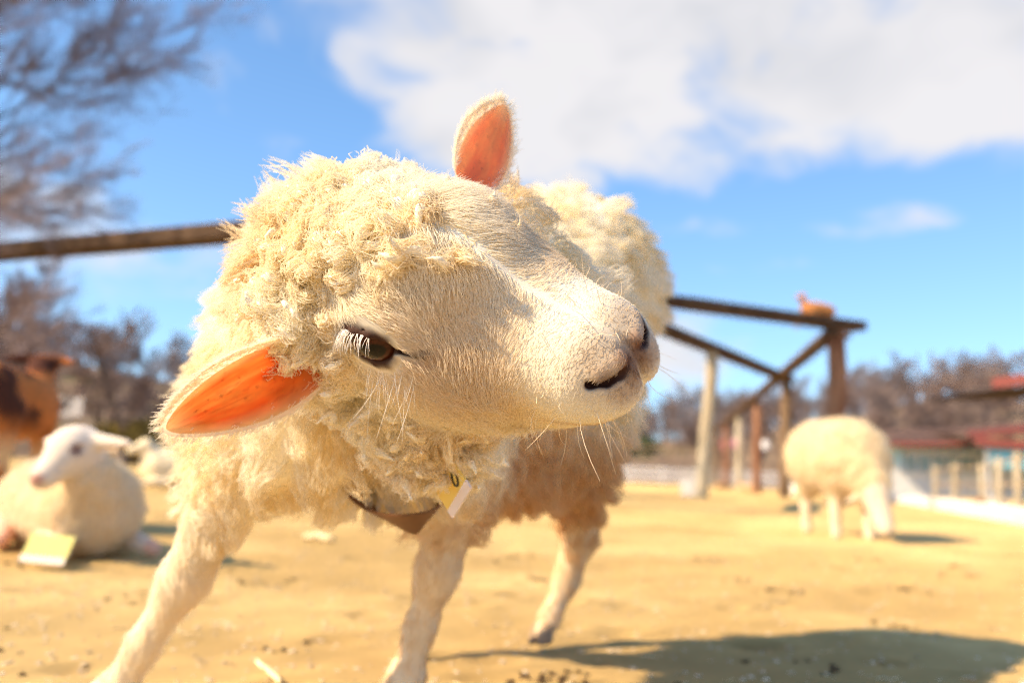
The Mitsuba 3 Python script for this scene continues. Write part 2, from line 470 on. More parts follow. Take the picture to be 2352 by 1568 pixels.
inner = {}
EARZ = {-1: 1, 1: 1}      # +w is the upper edge
ears = {}
for s in (-1, 1):
    v, q, _, _ = ear_sheet(s, 1.0, -.0016)
    o = obj('ear', mikit.ply((H(v), q), 'ear_skin', smooth=True), sheep, 'right ear held out sideways, glowing orange inside' if s < 0 else 'left ear raised behind the woolly forelock')
    v2, q2, eu, ew = ear_sheet(s, .93, .0016, 90, 50)
    g3 = np.stack([eu * 1.8, ew * 3.4, eu * 0 + s], 1)
    str_ = meshkit.fbm(g3, 4, 17)
    mot = meshkit.fbm(g3 * A(4, 1.5, 1), 3, 19)
    k1 = np.clip((str_ - .35) * 3, 0, 1)[:, None]
    c_ = A(.93, .17, .035) * (1 - k1) + A(.96, .42, .11) * k1
    k2 = np.clip((str_ - .56) * 4, 0, 1)[:, None] * np.clip(.25 - ew, 0, 1)[:, None] * .8
    c_ = c_ * (1 - k2) + A(.90, .58, .33) * k2
    k3 = np.clip(np.maximum((ew - .30) / .33, np.maximum((-.62 - ew) / .3, (eu - .78) / .2)), 0, 1)[:, None] ** 1.4
    c_ = c_ * (1 - k3) + A(.95, .66, .36) * k3
    for su, sw, sr in ((.17, .22, .020), (.46, .10, .013), (.33, -.22, .022), (.40, -.30, .014), (.28, -.33, .012), (.62, -.10, .013), (.70, .0, .010), (.55, .28, .009), (.50, -.42, .012), (.23, -.12, .010), (.75, -.25, .013), (.80, -.12, .009)):
        dd = np.hypot((eu - su) * 1.0, (ew - sw) * .30) + (mot - .5) * .016
        k4 = np.clip(1.25 - dd / sr, 0, 1)[:, None] * .5
        c_ = c_ * (1 - k4) + A(.22, .035, .02) * k4
    vein = np.exp(-((meshkit.fbm(np.stack([eu * 3.2, ew * 4.2, eu * 0 + 3 + s], 1), 3, 27) - .5) / .016) ** 2)[:, None] * .30
    c_ = c_ * (1 - vein) + A(.55, .06, .02) * vein
    deep = np.clip(1 - eu / .38, 0, 1)[:, None] * .55
    c_ = c_ * (1 - deep) + A(.72, .10, .03) * deep
    c_ = c_ * (.72 + .46 * mot[:, None])
    if s > 0:
        c_ = c_ * .7 + A(.88, .50, .42) * .3
    obj('inside', mikit.ply((H(v2), q2), 'ear_inside', smooth=True, color=np.clip(c_, 0, 1)), o)
    ears[s] = mesh_of(v, q)
    inner[s] = (v2.reshape(90, 50, 3), mesh_of(v2, q2).vertex_normals.reshape(90, 50, 3))

# ------------------------------------------------------------------ the near sheep: fleece
TH = P(995, 900, .70)          # woolly throat, behind the jaw


def fleece_base(p):
    d = smin(cap(p, CH, MID, .118, .136), cap(p, MID, RU, .136, .150), .05)
    d = smin(d, cap(p, CH + A(0, 0, .03), NECKB, .104, .075), .06)
    d = smin(d, np.linalg.norm(p - TH.astype(np.float32), axis=1) - .056, .05)
    for k, r in (('near front', .050), ('far front', .042)):
        d = smin(d, cap(p, leg_paths[k][0][0], leg_paths[k][0][1], .050, r * .62), .05)
    d = smin(d, cap(p, P(700, 950, .88), P(930, 975, .86), .080, .078), .05)
    d = smin(d, cap(p, P(1010, 1070, 1.0), P(1290, 1030, 1.40), .055, .070), .05)
    d = smin(d, cap(p, leg_paths['far hind'][0][1], leg_paths['far hind'][0][2], .040, .020), .03)
    for k in ('far hind', 'near hind'):
        d = smin(d, cap(p, leg_paths[k][0][0], leg_paths[k][0][1], .098, .040), .05)
    q = (p - HT.astype(np.float32)) @ HM.astype(np.float32)
    q[:, 1] = np.abs(q[:, 1])
    w = ell(q, (-.060, 0, .006), (.060, .058, .052))
    w = smin(w, ell(q, (-.004, .0, .026), (.050, .040, .030)), .02)
    d = smin(d, cap(p, P(1120, 540, .725), P(1285, 675, .725), .040, .026), .02)
    d = smin(d, w, .02)
    # bare face: in front of a slanting plane the wool ends
    return d


def lumpy(p):
    return fleece_base(p) - .016 * (meshkit.fbm(p * 26, 2, 31) - .45) - .010 * (meshkit.noise(p * 62, 33) - .5)


fv, fq = nets(lumpy, np.minimum(bv.min(0), hw.min(0)) - .05, np.maximum(bv.max(0), hw.max(0)) * A(1, 1, 1) + .06, .0055, 1.6)
fv2 = fv
keep = fv[:, 2] > .20
fleece = trimesh.Trimesh(fv, tri(fq), process=False)


def wool(p, n, uv):
    a = mikit.fbm(p.x * 14, p.y * 14, p.z * 14, 3)
    b = mikit.noise(p.x * 260, p.y * 260, p.z * 260)
    c = mikit.mix((.935, .84, .63), (.97, .92, .79), mikit.smoothstep(.3, .65, a))
    stain = mikit.smoothstep(.56, .72, mikit.fbm(p.x * 9 + 4, p.y * 9, p.z * 9, 2)) * .35
    c = mikit.mix(c, (.80, .60, .34), stain)
    low_brown = mikit.smoothstep(.95, 1.06, p.y) * mikit.smoothstep(.42, .30, p.z + .06 * a) * .75  # wool turns browner low down, behind the chest
    c = mikit.mix(c, (.72, .44, .17), low_brown)
    return c * (.90 + .14 * b)


diffuse('wool', mikit.proc(wool), 1.0, .0)
scene['wool_strand'] = {'type': 'principledthin', 'base_color': mikit.proc(wool), 'roughness': .8, 'diff_trans': 1.0, 'eta': 1.2}
scene['face_hair'] = {'type': 'principledthin', 'base_color': mikit.proc(head_fur), 'roughness': .6, 'diff_trans': .8, 'eta': 1.3}
obj('fleece', mikit.ply(fleece, 'wool', smooth=True), sheep)
print('fleece', len(fv))
# ------------------------------------------------------------------ the near sheep: hair of the face and legs, locks of wool
def outside_wool(p):
    return fleece_base(p.astype(np.float32))


def wander(p, f, seed, amp):
    return amp * (np.stack([meshkit.noise(p * f + 13 * k, seed + k) for k in range(3)], -1) * 2 - 1)


def strands(p, n, flow, length, lift, k=4, curl=0.0, seed=0, base=.0):
    """curves from the points p along the surface: flow tangent direction, lift the share of the normal"""
    r = np.random.default_rng(seed)
    t = unit(flow - (flow * n).sum(-1, keepdims=True) * n)
    s = np.linspace(0, 1, k)
    out = np.empty((len(p), k, 3))
    L = np.broadcast_to(length, (len(p),))[:, None]
    lift = np.broadcast_to(lift, (len(p),))[:, None]
    for i, u in enumerate(s):
        out[:, i] = p + n * base + L * (n * (lift * u * (1 - .35 * u)) + t * ((1 - lift) * u + .3 * u * u))
        if i and curl:
            out[:, i] += r.normal(size=(len(p), 3)) * (curl * L * u)
    return out


# face
hl = HL(head.vertices) if False else head.vertices
w = np.ones(len(head.faces))
cen = head.triangles_center
w[outside_wool(H(cen)) < -.024] = 0
w[cen[:, 0] < -.10] = 0
front = np.clip((head.face_normals @ HM.T) @ -Fw + .45, 0, 1)
w *= np.where(front > 0, 1, .15)
eyed = np.linalg.norm((np.stack([cen[:, 0], np.abs(cen[:, 1]), cen[:, 2]], 1) - EYE - A(0, .012, 0)) * A(1, .6, 1.12), axis=1)
w[eyed < .0262] = 0
mm = np.stack([cen[:, 0], np.abs(cen[:, 1]), cen[:, 2]], 1).astype(np.float32)
w[cap(mm, EYE + A(.016, .008, -.001), EYE + A(.040, .0005, -.010), .0040, .0022) < .0005] = 0
w[chain(mm, NOSTRIL, [.0020, .0026, .0038, .0046], .002) < .0010] = 0
w[cap(mm, (.157, 0, -.047), (.145, 0, -.024), .0022, .0008) < .0004] = 0
w[cap(mm, (.153, .006, -.0790), (.078, .034, -.0840), .0024, .0030) < .0012] = 0
nosed = np.linalg.norm((np.stack([cen[:, 0], np.abs(cen[:, 1]), cen[:, 2]], 1) - A(.147, .020, -.0455)) * A(.8, .8, 2.2), axis=1)
pass
p, n, f = sample(head, 56000, w, 1)
ay = np.abs(p[:, 1])
side = np.sign(p[:, 1])
muz = np.clip((p[:, 0] - .055) / .05, 0, 1)[:, None]
flow = (1 - muz) * (A(.55, 0, -.35) + np.stack([0 * ay, side * .55, -.35 - 4.5 * np.clip(-p[:, 2], 0, .08)], 1)) + muz * (A(-.55, 0, -.65) + np.stack([0 * ay, side * .5, 0 * ay], 1))
# hair around the eye runs away from it
ev = np.stack([p[:, 0], ay, p[:, 2]], 1) - EYE
near_eye = np.exp(-(np.linalg.norm(ev, axis=1) / .028) ** 2)[:, None]
away = unit(np.stack([ev[:, 0], ev[:, 1] * side, ev[:, 2]], 1))
flow = flow * (1 - near_eye) + 1.2 * near_eye * (away + A(.4, 0, -.4))
flow = unit(flow) + wander(p, 34, 50, .55) + wander(p, 100, 60, .25) + rng.normal(size=p.shape) * .10
length = (.0155 - .0118 * muz[:, 0]) * (1 - .55 * near_eye[:, 0]) * rng.uniform(.6, 1.25, len(p)) * (1 + .5 * np.clip((-p[:, 2] - .06) / .03, 0, 1) * (1 - muz[:, 0]))
fuzzy = np.clip(1 - (outside_wool(H(p)) + .002) / .02, 0, 1)
length = length * (1 + .45 * fuzzy)
hr_ = (1 - .15 * muz)
c = strands(p, n, flow, length, .20 + .22 * meshkit.noise(p * 60, 77) + .04 * muz[:, 0], 4, .06, 3, -.0006)
obj('face_fur', curves(H(c), A(.00028, .00026, .00020, .00006) * hr_, 'face_hair'), sheep, 'short cream fur of the face, brown at eye and nostrils', kind='stuff')

# eyelashes, whiskers
diffuse('lash', (.92, .88, .84), .35, .5)
diffuse('whisker', (.85, .70, .50), .35, .5)
lash = []
for s in (-1, 1):
    for q in range(64):
        t = rng.uniform(.02, .70)
        i = t * 6
        a, fr = int(i), i - int(i)
        at = (LID[a] * (1 - fr) + LID[a + 1] * fr) * A(1, s, 1) + A(0, s * .002, .001)
        d = unit(A(-.55 + .75 * t, s * .85, -.20 - .25 * (1 - t)) + rng.normal(size=3) * .24)
        L = rng.uniform(.009, .017) * (1 - .35 * t)
        u = np.linspace(0, 1, 5)[:, None]
        lash.append(at + d * L * u + A(-.1, 0, -1) * L * .45 * u * u)
    for q in range(46):
        t = rng.uniform(.55, .98)
        i = t * 12
        a, fr = int(i), i - int(i)
        at = (LID[a % 12] * (1 - fr) + LID[(a + 1) % 12] * fr) * A(1, s, 1) + A(rng.uniform(-.002, .014), -s * .001, rng.uniform(-.018, -.004))
        d = unit(A(.1, s * .8, -.75) + rng.normal(size=3) * .22)
        L = rng.uniform(.010, .034)
        u = np.linspace(0, 1, 5)[:, None]
        lash.append(at + d * L * u + (A(-.4, 0, -.8) + rng.normal(size=3) * .4) * L * .5 * u * u)
obj('eyelashes', curves(H(np.array(lash)), A(.00022, .00022, .0002, .00016, .00006), 'lash'), sheep, 'long white lashes', kind='stuff')
wh = []
wp, wn, _ = sample(head, 110, ((head.triangles_center[:, 0] > .085) & (head.triangles_center[:, 2] < .03 - .6 * (head.triangles_center[:, 0] - .085))).astype(float), 5)
for a, b in zip(wp, wn):
    low = a[2] < -.055
    if chain(np.array([[a[0], abs(a[1]), a[2]]], np.float32), NOSTRIL, [.003] * 4, .002)[0] < .009:
        continue
    L = rng.uniform(.008, .030) * (1.0 if low else .5)
    d = unit(b + rng.normal(size=3) * .28 + A(-.1, 0, -.35 if low else .25))
    u = np.linspace(0, 1, 5)[:, None]
    wh.append(a + d * L * u + rng.normal(size=3) * L * .35 * u * u + A(0, 0, -1) * L * .15 * u * u)
obj('whiskers', curves(H(np.array(wh)), A(.00018, .00018, .00016, .00012, .00005), 'whisker'), sheep, kind='stuff')

# ear fringe
ef = []
for s, m in ears.items():
    v = m.vertices.reshape(40, 24, 3)
    mid = v.mean(1)
    for edge in (0, -1):
        for q in range(800 if (edge == 0) == (EARZ[s] < 0) else 260):
            u = rng.uniform(0, 38.9)
            a, fr = int(u), u - int(u)
            wd = rng.beta(1, 3) * 7
            col = int(wd) if edge == 0 else 22 - int(wd)
            at = v[a, col] * (1 - fr) + v[a + 1, col] * fr + rng.normal(size=3) * .0008
            out = unit(v[a, edge] - mid[a]) * .5 + unit(v[-1, 12] - v[0, 12]) * 1.3 - m.vertex_normals.reshape(40, 24, 3)[a, col] * .0
            d = unit(out + rng.normal(size=3) * .22)
            L = rng.uniform(.003, .009)
            g = np.linspace(0, 1, 4)[:, None]
            ef.append(at + d * L * g + rng.normal(size=3) * L * .15 * g * g)
for s, (v2, n2) in inner.items():           # sparse fine hair inside the ear, mostly from the upper edge
    for q in range(0):
        a, b = int(rng.uniform(2, 84)), int(49 - rng.beta(1, 2.4) * 48)
        nn = n2[a, b] * (1 if n2[a, b] @ EARS[s][2] > 0 else -1)
        d = unit(unit(v2[min(a + 6, 89), b] - v2[a, b]) * 1.0 + nn * .35 + unit(v2[a, 0] - v2[a, 49]) * rng.uniform(.1, .9) + rng.normal(size=3) * .15)
        L = rng.uniform(.006, .017)
        g = np.linspace(0, 1, 4)[:, None]
        ef.append(v2[a, b] + d * L * g - nn * L * .15 * g * g)
obj('ear_fringe', curves(H(np.array(ef)), A(.00026, .00024, .0002, .00008), 'face_hair'), sheep, kind='stuff')

# curly locks on poll, cheeks and throat
fh = HL(fleece.triangles_center)
headness = np.exp(-(np.clip(np.linalg.norm(fh - A(-.03, 0, 0), axis=1) - .07, 0, 9) / .035) ** 2) + np.exp(-(np.linalg.norm(fleece.triangles_center - TH, axis=1) / .085) ** 4)
facing = fleece.face_normals @ -Fw
w = np.where(headness > .25, headness, 0) * np.where(facing > -.55, 1, .1)
w *= (np.linalg.norm((fh - EYE * A(1, -1, 1) - A(.006, -.010, .006)) * A(.85, .6, 1), axis=1) > .036)
p, n, f = sample(fleece, 900, w, 9)
d_skin = head_sdf(HL(p).astype(np.float32))
keep = HL(p)[:, 0] < .060
p, n = p[keep], n[keep]
N, K = len(p), 14
r = np.random.default_rng(4)
x, y = frame(n)
a0 = r.uniform(0, 6.28, N)
flow = unit(x * np.cos(a0)[:, None] + y * np.sin(a0)[:, None] + A(0, 0, -.8) + .5 * wander(p, 22, 5, 1.))
Lk = r.uniform(.018, .046, N)
cr = r.uniform(.0018, .0062, N)
turns = r.uniform(.8, 2.2, N) * 6.28
rad0 = r.uniform(.0036, .0088, N)
path = np.empty((N, K, 3))
side = np.cross(n, flow)
for i, u in enumerate(np.linspace(0, 1, K)):
    ph = a0 + turns * u
    path[:, i] = p + n * (-.006 + .012 * math.sin(math.pi * min(1, u * 1.15)) + .003)[..., None] if False else p + n * (-.005 + .011 * math.sin(2.4 * u)) + flow * (Lk * (u - .15))[:, None] + (side * np.cos(ph)[:, None] + n * np.sin(ph)[:, None]) * (cr * min(1, 2 * u))[:, None]
u = np.linspace(0, 1, K)
rad = rad0[:, None] * (np.sin(np.pi * np.clip(.14 + .85 * u, 0, 1)) ** .6) * (1 + .25 * np.sin(u[None] * r.uniform(8, 20, N)[:, None] + a0[:, None]))
lv, lf = tubes(path, rad * .50, 7)
lv = lv + wander(lv, 300, 8, .0012)
obj('curly_locks', mikit.ply((lv, lf), 'wool', smooth=True), sheep, 'matted curls on poll, cheeks and throat', kind='stuff')
# the fibres that make up each lock
fb = 54
who = np.repeat(np.arange(N), fb)
x = np.zeros_like(path)
t_ = unit(np.gradient(path, axis=1))
x[:, 0] = frame(t_[:, 0])[0]
for i in range(1, K):
    x[:, i] = unit(x[:, i - 1] - (x[:, i - 1] * t_[:, i]).sum(-1, keepdims=True) * t_[:, i])
yv = np.cross(t_, x)
ph0, tw = r.uniform(0, 6.28, len(who)), r.uniform(-3.5, 3.5, len(who))
u0, u1 = r.uniform(-.05, .5, len(who)), r.uniform(.55, 1.0, len(who))
fp = np.empty((len(who), 6, 3))
for i, t in enumerate(np.linspace(0, 1, 6)):
    uu = np.clip(u0 + (u1 - u0) * t, 0, .999) * (K - 1)
    a, fr = uu.astype(int), (uu % 1)[:, None]
    c0 = path[who, a] * (1 - fr) + path[who, a + 1] * fr
    rr = rad[who, a] * r.uniform(.80, 1.25, len(who)) * (1.0 if 0 < i < 5 else .8) + .0004
    ph = ph0 + tw * t
    fp[:, i] = c0 + (x[who, a] * np.cos(ph)[:, None] + yv[who, a] * np.sin(ph)[:, None]) * rr[:, None] + r.normal(size=c0.shape) * .0009
obj('lock_fibres', curves(fp, A(.00024, .00028, .00029, .00028, .00024, .00009), 'wool_strand'), sheep, kind='stuff')
# down between the locks
w2 = np.where(headness > .25, 1.0, 0) * np.where(facing > -.55, 1, .1)
p2, n2, _ = sample(fleece, 9000, w2, 41)
fl2 = wander(p2, 60, 42, 1.0) + wander(p2, 160, 43, .7) + A(0, 0, -.4)
dn = strands(p2, n2, fl2, .013 * r.uniform(.5, 1.4, len(p2)), .38, 5, .16, 44, -.001)
obj('down', curves(dn, A(.00026, .00025, .00022, .00017, .00008), 'wool_strand'), sheep, kind='stuff')
# fuzz that stands off them
fz = 22
who = np.repeat(np.arange(N), fz)
u = r.uniform(0, K - 1.01, len(who))
a, fr = u.astype(int), (u % 1)[:, None]
at = path[who, a] * (1 - fr) + path[who, a + 1] * fr
tang = unit(path[who, a + 1] - path[who, a])
o = unit(np.cross(tang, r.normal(size=at.shape)))
at = at + o * (rad[who, a] * .85)[:, None]
L = r.uniform(.003, .010, len(who))
g = np.linspace(0, 1, 5)
fzp = np.stack([at + (o * (.75 * t) + tang * (.6 * t * (1 - t))) * L[:, None] for t in g], 1)
ph = r.uniform(0, 6.28, len(who))
e1, e2 = np.cross(o, tang), tang
for i, t in enumerate(g):
    fzp[:, i] += (e1 * np.cos(ph + 5.5 * t)[:, None] + e2 * np.sin(ph + 5.5 * t)[:, None]) * (L * .28 * t)[:, None]
obj('fuzz', curves(fzp, A(.00026, .00024, .00022, .00016, .00008), 'wool_strand'), sheep, kind='stuff')

# long staples of the body: strands that gather into pointed tufts
w = np.where(headness > .55, .0, 1) * np.where(facing > -.35, 1, .12)
low = np.clip((.42 - fleece.triangles_center[:, 2]) / .2, 0, 1)
p, n, f = sample(fleece, 40000, w, 12)
cp, cn, _ = sample(fleece, 1700, w, 13)
tree = cKDTree(cp)
_, who = tree.query(p)
down = A(0, 0, -1) + (MID - RU) / np.linalg.norm(MID - RU) * -.3
cd = unit(cn * .75 + down * .55 + wander(cp, 9, 70, .55) + rng.normal(size=cp.shape) * .22)
cL = .036 * rng.uniform(.55, 1.15, len(cp)) * (1 - .45 * np.clip((.30 - cp[:, 2]) / .15, 0, 1))
tip = cp + cd * cL[:, None]
L = cL[who] * rng.uniform(.75, 1.1, len(p))
own = p + unit(n + cd[who]) * L[:, None]
end = own * .30 + tip[who] * .70 + rng.normal(size=p.shape) * .0022
bend = p + n * (L * .42)[:, None]
g = np.linspace(0, 1, 5)
st = np.stack([(1 - t) ** 2 * (p - n * .003) + 2 * t * (1 - t) * bend + t * t * end for t in g], 1)
ax, ay_ = frame(unit(end - p))
ph = rng.uniform(0, 6.28, len(p))
for i, t in enumerate(g):
    st[:, i] += (ax * np.cos(ph + 9 * t)[:, None] + ay_ * np.sin(ph + 7 * t)[:, None]) * (.0036 * t)
obj('staples', curves(st, A(.0007, .00065, .00055, .0004, .00015), 'wool_strand'), sheep, 'pointed tufts of the body wool', kind='stuff')

# short hair on the legs
w = (outside_wool(body.triangles_center) > -.004).astype(float) * (body.triangles_center[:, 2] > .03)
p, n, f = sample(body, 9000, w, 21)
c = strands(p, n, A(0, 0, -1) + rng.normal(size=p.shape) * .25, .0115 * rng.uniform(.4, 1.5, len(p)), .28, 4, .08, 22)
obj('leg_hair', curves(c, A(.00042, .0004, .0003, .00012), 'wool_strand'), sheep, kind='stuff')
# ------------------------------------------------------------------ what hangs on the near sheep: leather collar with a yellow name card
def leather(p, n, uv):
    return mikit.mix((.10, .045, .02), (.20, .09, .04), mikit.fbm(p.x * 50, p.y * 50, p.z * 50, 3))


diffuse('leather', mikit.proc(leather), .5, .4)
diffuse('card_yellow', (.80, .60, .16), .5, .4)
diffuse('card_edge', (.80, .70, .68), .5, .4)
diffuse('print_black', (.03, .03, .035), .6, .3)
cb = [P(770, 1040, .88), P(830, 1150, .82), P(890, 1193, .785), P(950, 1203, .775), P(1000, 1172, .79), P(1050, 1090, .83), P(1100, 1010, .86)]
u = np.linspace(0, 1, len(cb))
from scipy.interpolate import CubicSpline
cs = CubicSpline(u, np.array(cb))(np.linspace(0, 1, 40))
tan = unit(np.gradient(cs, axis=0))
outw = unit(cs - P(930, 900, .86))
wid = np.cross(tan, outw)
sec = [(-.020, -.0014), (.020, -.0014), (.0215, 0), (.020, .0014), (-.020, .0014), (-.0215, 0)]
cv = np.stack([cs + wid * a + outw * b for a, b in sec], 1)
i, j = np.meshgrid(np.arange(39), np.arange(6), indexing='ij')
i, j = i.ravel(), j.ravel()
cq = np.stack([i * 6 + j, i * 6 + (j + 1) % 6, (i + 1) * 6 + (j + 1) % 6, (i + 1) * 6 + j], 1)
collar = obj('collar', mikit.ply((cv.reshape(-1, 3), cq), 'leather', smooth=40), None, 'brown leather collar under the throat of the near sheep', 'collar')


def slab(corners, th, at=None):
    """a thin board with the given face corners (in order), its back th behind"""
    c = np.array(corners, float)
    n = unit(np.cross(c[1] - c[0], c[2] - c[0]))
    k = len(c)
    v = np.vstack([c, c - n * th])
    f = [[0, a, a + 1] for a in range(1, k - 1)] + [[k, k + a + 1, k + a] for a in range(1, k - 1)]
    for a in range(k):
        b = (a + 1) % k
        f += [[a, k + a, k + b], [a, k + b, b]]
    return trimesh.Trimesh(v, f, process=False)


def on_card(o, ex, ey, m, lift=.0006):
    """a flat mesh laid on a card with origin o and axes ex, ey"""
    n = np.cross(ex, ey)
    v = m.vertices
    return trimesh.Trimesh(o + v[:, :1] * ex + v[:, 1:2] * ey + (v[:, 2:] + lift) * n, m.faces, process=False)


tipc = P(1028, 1172, .675)
e1, e2 = unit(-.55 * Rt + .75 * Up + .37 * Fw), unit(.42 * Rt + .78 * Up - .957 * Fw)
card = thing('name_card', 'yellow name card with a black figure hanging at the throat of the near sheep', 'name card')
obj('face', mikit.ply(slab([tipc, tipc + e2 * .050, tipc + e2 * .050 + e1 * .040, tipc + e1 * .040], .0012), 'card_yellow'), card)
nf = np.cross(e2, e1)
obj('edge', mikit.ply(slab([tipc - e1 * .0075 + nf * .0004, tipc - e1 * .0075 + e2 * .050 + nf * .0004, tipc + e2 * .050 + nf * .0004, tipc + nf * .0004], .002), 'card_edge'), card)
obj('figure', mikit.ply(on_card(tipc + e2 * .030 + e1 * .008, unit(e2 * .7 - e1 * .7), unit(e1 * .7 + e2 * .7), meshkit.text_mesh('0', .013, .0004)), 'print_black'), card)

# ------------------------------------------------------------------ the animals behind
diffuse('coat', VC, .85, .15)
scene['wool_far'] = {'type': 'principledthin', 'base_color': mikit.proc(lambda p, n, uv: mikit.mix((.86, .75, .54), (.92, .84, .68), mikit.noise(p.x * 20, p.y * 20, p.z * 20))), 'roughness': .8, 'diff_trans': 1.0, 'eta': 1.2}


def animal(key, sdf, lo, hi, h, pos, turn, paint, name='body', smooth=True, bsdf='coat', label=None):
    v, q = nets(sdf, lo, hi, h, 1.7)
    col = np.clip(paint(v), 0, 1)
    c, s = math.cos(turn), math.sin(turn)
    w = v @ A([c, s, 0], [-s, c, 0], [0, 0, 1]) + pos
    return obj(name, mikit.ply((w, q), bsdf, smooth=True, color=col), key, label)


def cream(v, c=(.72, .60, .41), low_brown=.25, seed=1):
    a = meshkit.fbm(v * 9, 3, seed)[:, None]
    b = np.clip(1.3 - v[:, 2:] / .30, 0, 1) * low_brown
    return A(*c) * (.85 + .3 * a) * (1 - b) + A(.55, .36, .16) * b


def legs(p, spots, r0, r1, top):
    d = None
    for x, y in spots:
        e = chain(p, [A(x * .96, y * .95, top), A(x, y, top * .55), A(x + .008, y, .05), A(x + .018, y, .018)], [r0, (r0 + r1) / 2, r1, r1 * 1.15], .01)
        d = e if d is None else np.minimum(d, e)
    return d


def woolly(d, p, amp, f, seed):
    return d - amp * (meshkit.fbm(p * f, 2, seed) - .4)


def tufts(key, sdf, lo, hi, h, pos, turn, n, length, seed, mat='wool_strand'):
    """short strands all over a woolly shape"""
    v, q = nets(sdf, lo, hi, h * 1.6, 1.7)
    m = mesh_of(v, q)
    p, nn, _ = sample(m, n, (m.triangles_center[:, 2] > .02).astype(float), seed)
    r = np.random.default_rng(seed)
    f = A(-.3, 0, -.6) + wander(p, 11, seed, .8) + r.normal(size=p.shape) * .2
    c = strands(p, nn, f, length * r.uniform(.6, 1.3, n), .45, 4, .08, seed)
    co, si = math.cos(turn), math.sin(turn)
    return obj('wool_tufts', curves(c @ A([co, si, 0], [-si, co, 0], [0, 0, 1]) + pos, A(.0016, .0014, .0011, .0004), mat), key, kind='stuff')


def tail_ears(p, at, r):
    return ell(p, at, r)


def grazing_body(p):
    d = smin(cap(p, (-.24, 0, .45), (.20, 0, .44), .17, .16), cap(p, (.22, 0, .42), (.40, .05, .26), .11, .07), .06)
    d = smin(d, cap(p, (.40, .05, .26), (.49, .07, .075), .072, .045), .03)
    for s in (-1, 1):
        d = smin(d, cap(p, (.385, .05 + s * .05, .245), (.355, .05 + s * .13, .20), .022, .012), .012)
    return smin(d, legs(p, [(.22, .085), (.20, -.085), (-.30, .09), (-.30, -.09)], .050, .027, .40), .03)


def grazing_wool(p):
    d = smin(cap(p, (-.24, 0, .45), (.20, 0, .44), .212, .203), cap(p, (.22, 0, .44), (.37, .045, .30), .16, .095), .06)
    d = smin(d, cap(p, (-.28, .08, .36), (-.29, .09, .26), .085, .05), .04)
    d = smin(d, cap(p, (-.28, -.08, .36), (-.29, -.09, .26), .085, .05), .04)
    d = smin(d, cap(p, (.21, .08, .34), (.215, .085, .25), .075, .048), .04)
    d = smin(d, cap(p, (.19, -.08, .34), (.195, -.085, .25), .075, .048), .04)
    return woolly(d, p, .030, 17, 3)


g = thing('sheep', 'cream sheep standing head down on the sand below the thick log post', 'sheep')
gp, gt = A(1.90, 4.95, 0), math.radians(-92)
animal(g, grazing_body, (-.45, -.26, -.01), (.58, .30, .68), .014, gp, gt, lambda v: cream(v, (.74, .62, .46), .05))
animal(g, grazing_wool, (-.55, -.30, .14), (.58, .32, .76), .014, gp, gt, lambda v: cream(v, (.70, .56, .34), .40), 'fleece')
tufts(g, grazing_wool, (-.55, -.30, .14), (.58, .32, .76), .014, gp, gt, 9000, .040, 71, 'wool_far')


LHC = A(.130, -.10, .300)


def lamb_body(p):
    d = smin(cap(p, (-.34, 0, .13), (.02, 0, .14), .115, .115), cap(p, (.02, 0, .15), LHC - A(.02, -.03, .05), .085, .062), .05)
    q = (p - LHC.astype(np.float32)) @ LAMBH / np.float32(1.15)
    q[:, 1] = np.abs(q[:, 1])
    hd = smin(ell(q, (0, 0, 0), (.062, .052, .052)), cap(q, (.02, 0, -.014), (.092, 0, -.046), .046, .029), .03)
    hd = smin(hd, cap(q, (-.02, .045, .012), (-.030, .135, .004), .019, .010), .012)
    hd = smax(hd, -ell(q, (.030, .047, .004), (.012, .010, .007)), .004)
    d = smin(d, hd * 1.15, .03)
    d = smin(d, cap(p, (.00, -.10, .05), (.17, -.12, .028), .036, .022), .03)
    d = smin(d, cap(p, (.00, .10, .05), (.15, .13, .028), .036, .022), .03)
    d = smin(d, cap(p, (-.36, -.10, .06), (-.20, -.16, .03), .05, .024), .03)
    return smax(d, -(p[:, 2] - .002), .004)


LAMBT = math.radians(-155)     # the body lies with the chest to the right, the head looks back to the left


def lamb_wool(p):
    d = smin(cap(p, (-.36, 0, .13), (.02, 0, .13), .128, .128), cap(p, (.02, 0, .14), LHC - A(.02, -.05, .085), .100, .072), .05)
    return smax(woolly(d, p, .022, 24, 5), -(p[:, 2] - .002), .004)


lp = A(*P(198, 1225, 2.42)[:2], 0)
lt = math.radians(-44)
c, s_ = math.cos(-lt), math.sin(-lt)
# head axes in the lamb's own frame: looking to the left of the picture and to the camera
hf = unit(A(-.40, -.87, -.28))
hf_l = A(hf[0] * c - hf[1] * s_, hf[0] * s_ + hf[1] * c, hf[2])
hu_l = unit(A(0, 0, 1) - hf_l * hf_l[2])
LAMBH = np.stack([hf_l, np.cross(hu_l, hf_l), hu_l], 1).astype(np.float32)


def lamb_paint(v):
    c = cream(v, (.74, .66, .56), .10)
    q = (v - LHC) @ LAMBH / 1.15
    for at, r, col in (((.035, .046, .004), .013, (.16, .06, .05)), ((.035, -.046, .004), .013, (.16, .06, .05)), ((.116, .012, -.044), .013, (.42, .20, .16)), ((.116, -.012, -.044), .013, (.42, .20, .16))):
        w = np.clip(1.5 - np.linalg.norm(q - A(*at), axis=1) / r, 0, 1)[:, None]
        c = c * (1 - w) + A(*col) * w
    ear = np.clip((np.abs(q[:, 1]) - .06) / .02, 0, 1)[:, None] * np.clip(.004 - q[:, 2], 0, .01)[:, None] * 90
    return c * (1 - ear) + A(.75, .42, .30) * ear


